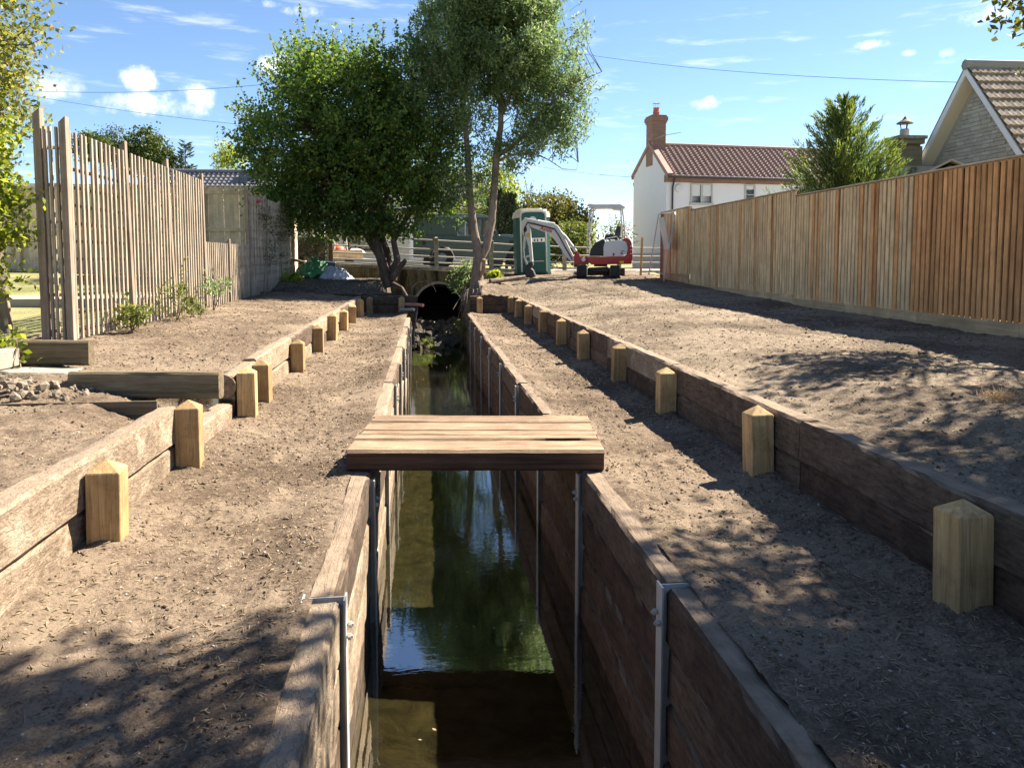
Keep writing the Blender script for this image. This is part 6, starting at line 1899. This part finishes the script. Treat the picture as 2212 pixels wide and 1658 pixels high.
pa_, pb2 = far_point(876, 669, 19.0), far_point(894, 668, 18.6)
tag(MB().tube([pa_ - Vector((.12, 0, 0)), pb2], .035, 14).build('drain_pipe', M['grey_pipe'], None, smooth=True), 'grey pipe just under the terracotta one', 'pipe')
pa_, pb2 = far_point(900, 672, 18.6), far_point(893, 718, 18.4)
tag(MB().tube([pa_, pb2, pb2 - Vector((0, 0, .3))], .03, 8).build('downpipe', M['pipe'], None, smooth=True), 'thin upright pipe at the end of the left channel wall', 'pipe')
# algae on the shallow end of the water
n = 30
M['algae'] = plain('green_algae', (0.20, 0.26, 0.075), .9, var=.5, scale=9.0)
xs = np.linspace(-.33, .93, 26); ys = np.linspace(17.0, 19.0, 34)
X, Y = np.meshgrid(xs, ys)
Z = -0.93 + .10 * fbm(X * 3, Y * 3, 7, 3) - .25 * (1 - sstep(17.0, 17.9, Y + .5 * fbm(X * 2, Y, 2, 2)))
V = np.stack([X, Y, Z], -1).reshape(-1, 3)
i = (np.arange(33)[:, None] * 26 + np.arange(25)[None]).ravel()
tag(put('algae', np_mesh('algae', V, np.stack([i, i + 1, i + 27, i + 26], -1), M['algae'], smooth=True)), 'green algae mat at the shallow end of the water', 'algae', kind='stuff')
small_plant('water_weed', 'bright green weed tuft on the stones at the shallow end', (0.02, 19.0, -.75), [((0, 0, .08), (.12, .1, .09))], G['light'], 81, 12, 16, .12, .02, droop=-.8, sprigs=0)
small_plant('water_weed', 'leafy weed drooping from the right bank by the channel end', (0.88, 19.2, -.6), [((0, 0, .2), (.16, .2, .2))], G['olive'], 82, 20, 10, .08, .04)
# dead bramble hoops and roots by the arch
p = far_point(940, 640, 20.5)
hb = MB()
ctr = far_point(962, 655, 20.2)
hb.tube([Vector((-.35, 20.2, .4)), Vector((-.38, 20.2, .62)), Vector((-.22, 20.25, .78)), Vector((.02, 20.3, .80)), Vector((.2, 20.3, .66)), Vector((.26, 20.3, .52))], [.014, .013, .012, .010, .008, .005], 6)
tag(hb.build('bramble_hoop', M['bark_pale'], None, smooth=True), 'dry bramble stem arching beside the culvert mouth', 'bramble')
rt_ = MB()
r = random.Random(21)
for k in range(26):
    a = Vector((1.12 + r.uniform(-.05, .45), 20.6 + r.uniform(-.6, .6), .55 + r.uniform(-.2, .15)))
    m_ = a + Vector((r.uniform(-.25, -.02), r.uniform(-.2, .1), r.uniform(-.35, -.15)))
    e2 = m_ + Vector((r.uniform(-.2, .1), r.uniform(-.2, .1), r.uniform(-.6, -.2)))
    rt_.tube([a, m_, e2], [.022 * r.uniform(.5, 1.2), .014, .005], 5)
tag(rt_.build('hanging_roots', M['bark_pale'], None), 'tangle of roots hanging from the right bank below the forked tree', 'roots')
log = MB().tube([(0, 0, 0), (.5, .1, .05), (1.2, .25, .12)], [.08, .07, .05], 9)
tag(log.build('fallen_log', M['bark'], None, (1.75, 20.9, .76), (0, 0, .35), smooth=True), 'fallen log lying on the soil right of the forked trunk', 'log')

# log pile at the left edge
for i, (x, y, z, L, a, rd, lab) in enumerate(((-4.35, 7.55, .78, .55, .15, .075, 'thick cut log resting at the left edge above the upper sleeper'), (-4.15, 7.42, .76, .30, 1.35, .06, 'short log with its round end facing forward near the trellis foot'),
                                             (-4.4, 7.7, .90, .5, .3, .055, 'thin log on top of the left edge log pile'))):
    tag(MB().tube([(-L / 2, 0, 0), (0, .01, .0), (L / 2, 0, 0)], [rd, rd * 1.03, rd * .95], 12).build('cut_log', M['bark'], None, (x, y, z), (0, 0, a), smooth=False), lab, 'log', 'logs at the left edge')
small_plant('trailing_weed', 'trailing green leaves hanging over the upper sleeper at the left', (-3.72, 6.85, .66), [((0, 0, .05), (.22, .08, .06)), ((.3, -.05, -.03), (.12, .05, .04))], G['lime'], 83, 12, 8, .09, .05, sprigs=5, sl=.2)
small_plant('slab_weed', 'pale weeds growing on the broken slab', (-3.6, 6.35, .5), [((0, 0, .04), (.22, .12, .05))], G['lime'], 84, 18, 12, .05, .015, sprigs=4, sl=.12)

# dry grass tuft on the right bed
p = (3.62, 4.42, .49)
g0_ = empty('grass_tuft', p, 0, 'dry straw tuft on the soil near the right edge', 'grass tuft')
r = np.random.default_rng(5)
n = 420
P = np.stack([r.normal(0, .065, n), r.normal(0, .05, n), np.abs(r.normal(.03, .022, n))], -1)
V, Fc = leaf_quads(P, .11, .004, r, -.4)
put('blades', np_mesh('blades', V, Fc, G['dry'], r.uniform(0, 1, n)), None, g0_)
for i, (x, y, zf, L, a, lab) in enumerate(((1.75, 2.55, z_path_right, .12, .4, 'pale twig on the shaded strip near the frame bottom'), (3.0, 9.3, z_right, .25, 1.0, 'dark twig on the sunlit right bed'), (-0.75, 3.55, z_path_left, .1, -.6, 'curled dry leaf beside the left steel post'),
                                          (-3.0, 10.6, z_left, .35, .3, 'thin bent twig on the bed in front of the trellis'))):
    z = float(zf(np.array([x]), np.array([y]))[0])
    tag(MB().tube([(-L / 2, 0, .004), (0, .02, .012), (L / 2, -.01, .006)], [.004, .0035, .002], 5).build('twig', M['chip'], None, (x, y, z), (0, 0, a)), lab, 'twig', 'twigs')

# ------------------------------------------------------------------ overhead cables
M['cable'] = plain('cable', (0.03, 0.035, 0.045), .6)
def cable(label, a, b, sag, rad=.012):
    n = 14
    pts = [lerp(a, b, k / n) - Vector((0, 0, sag * 4 * (k / n) * (1 - k / n))) for k in range(n + 1)]
    tag(MB().tube(pts, rad, 5).build('overhead_cable', M['cable'], None), label, 'cable', 'overhead cables')
cable('overhead cable running from the forked tree to the stone gable', far_point(1230, 112, 36), far_point(2110, 179, 20), .25, .008)
cable('upper overhead cable across the cloud at the left', far_point(-40, 190, 45), far_point(720, 166, 40), .5, .011)
cable('lower overhead cable sloping down across the cloud at the left', far_point(-60, 182, 50), far_point(640, 280, 40), .3, .010)
cable('thin low cable between the forked tree and the white house', far_point(1110, 350, 34), far_point(1372, 383, 38), .1, .010)
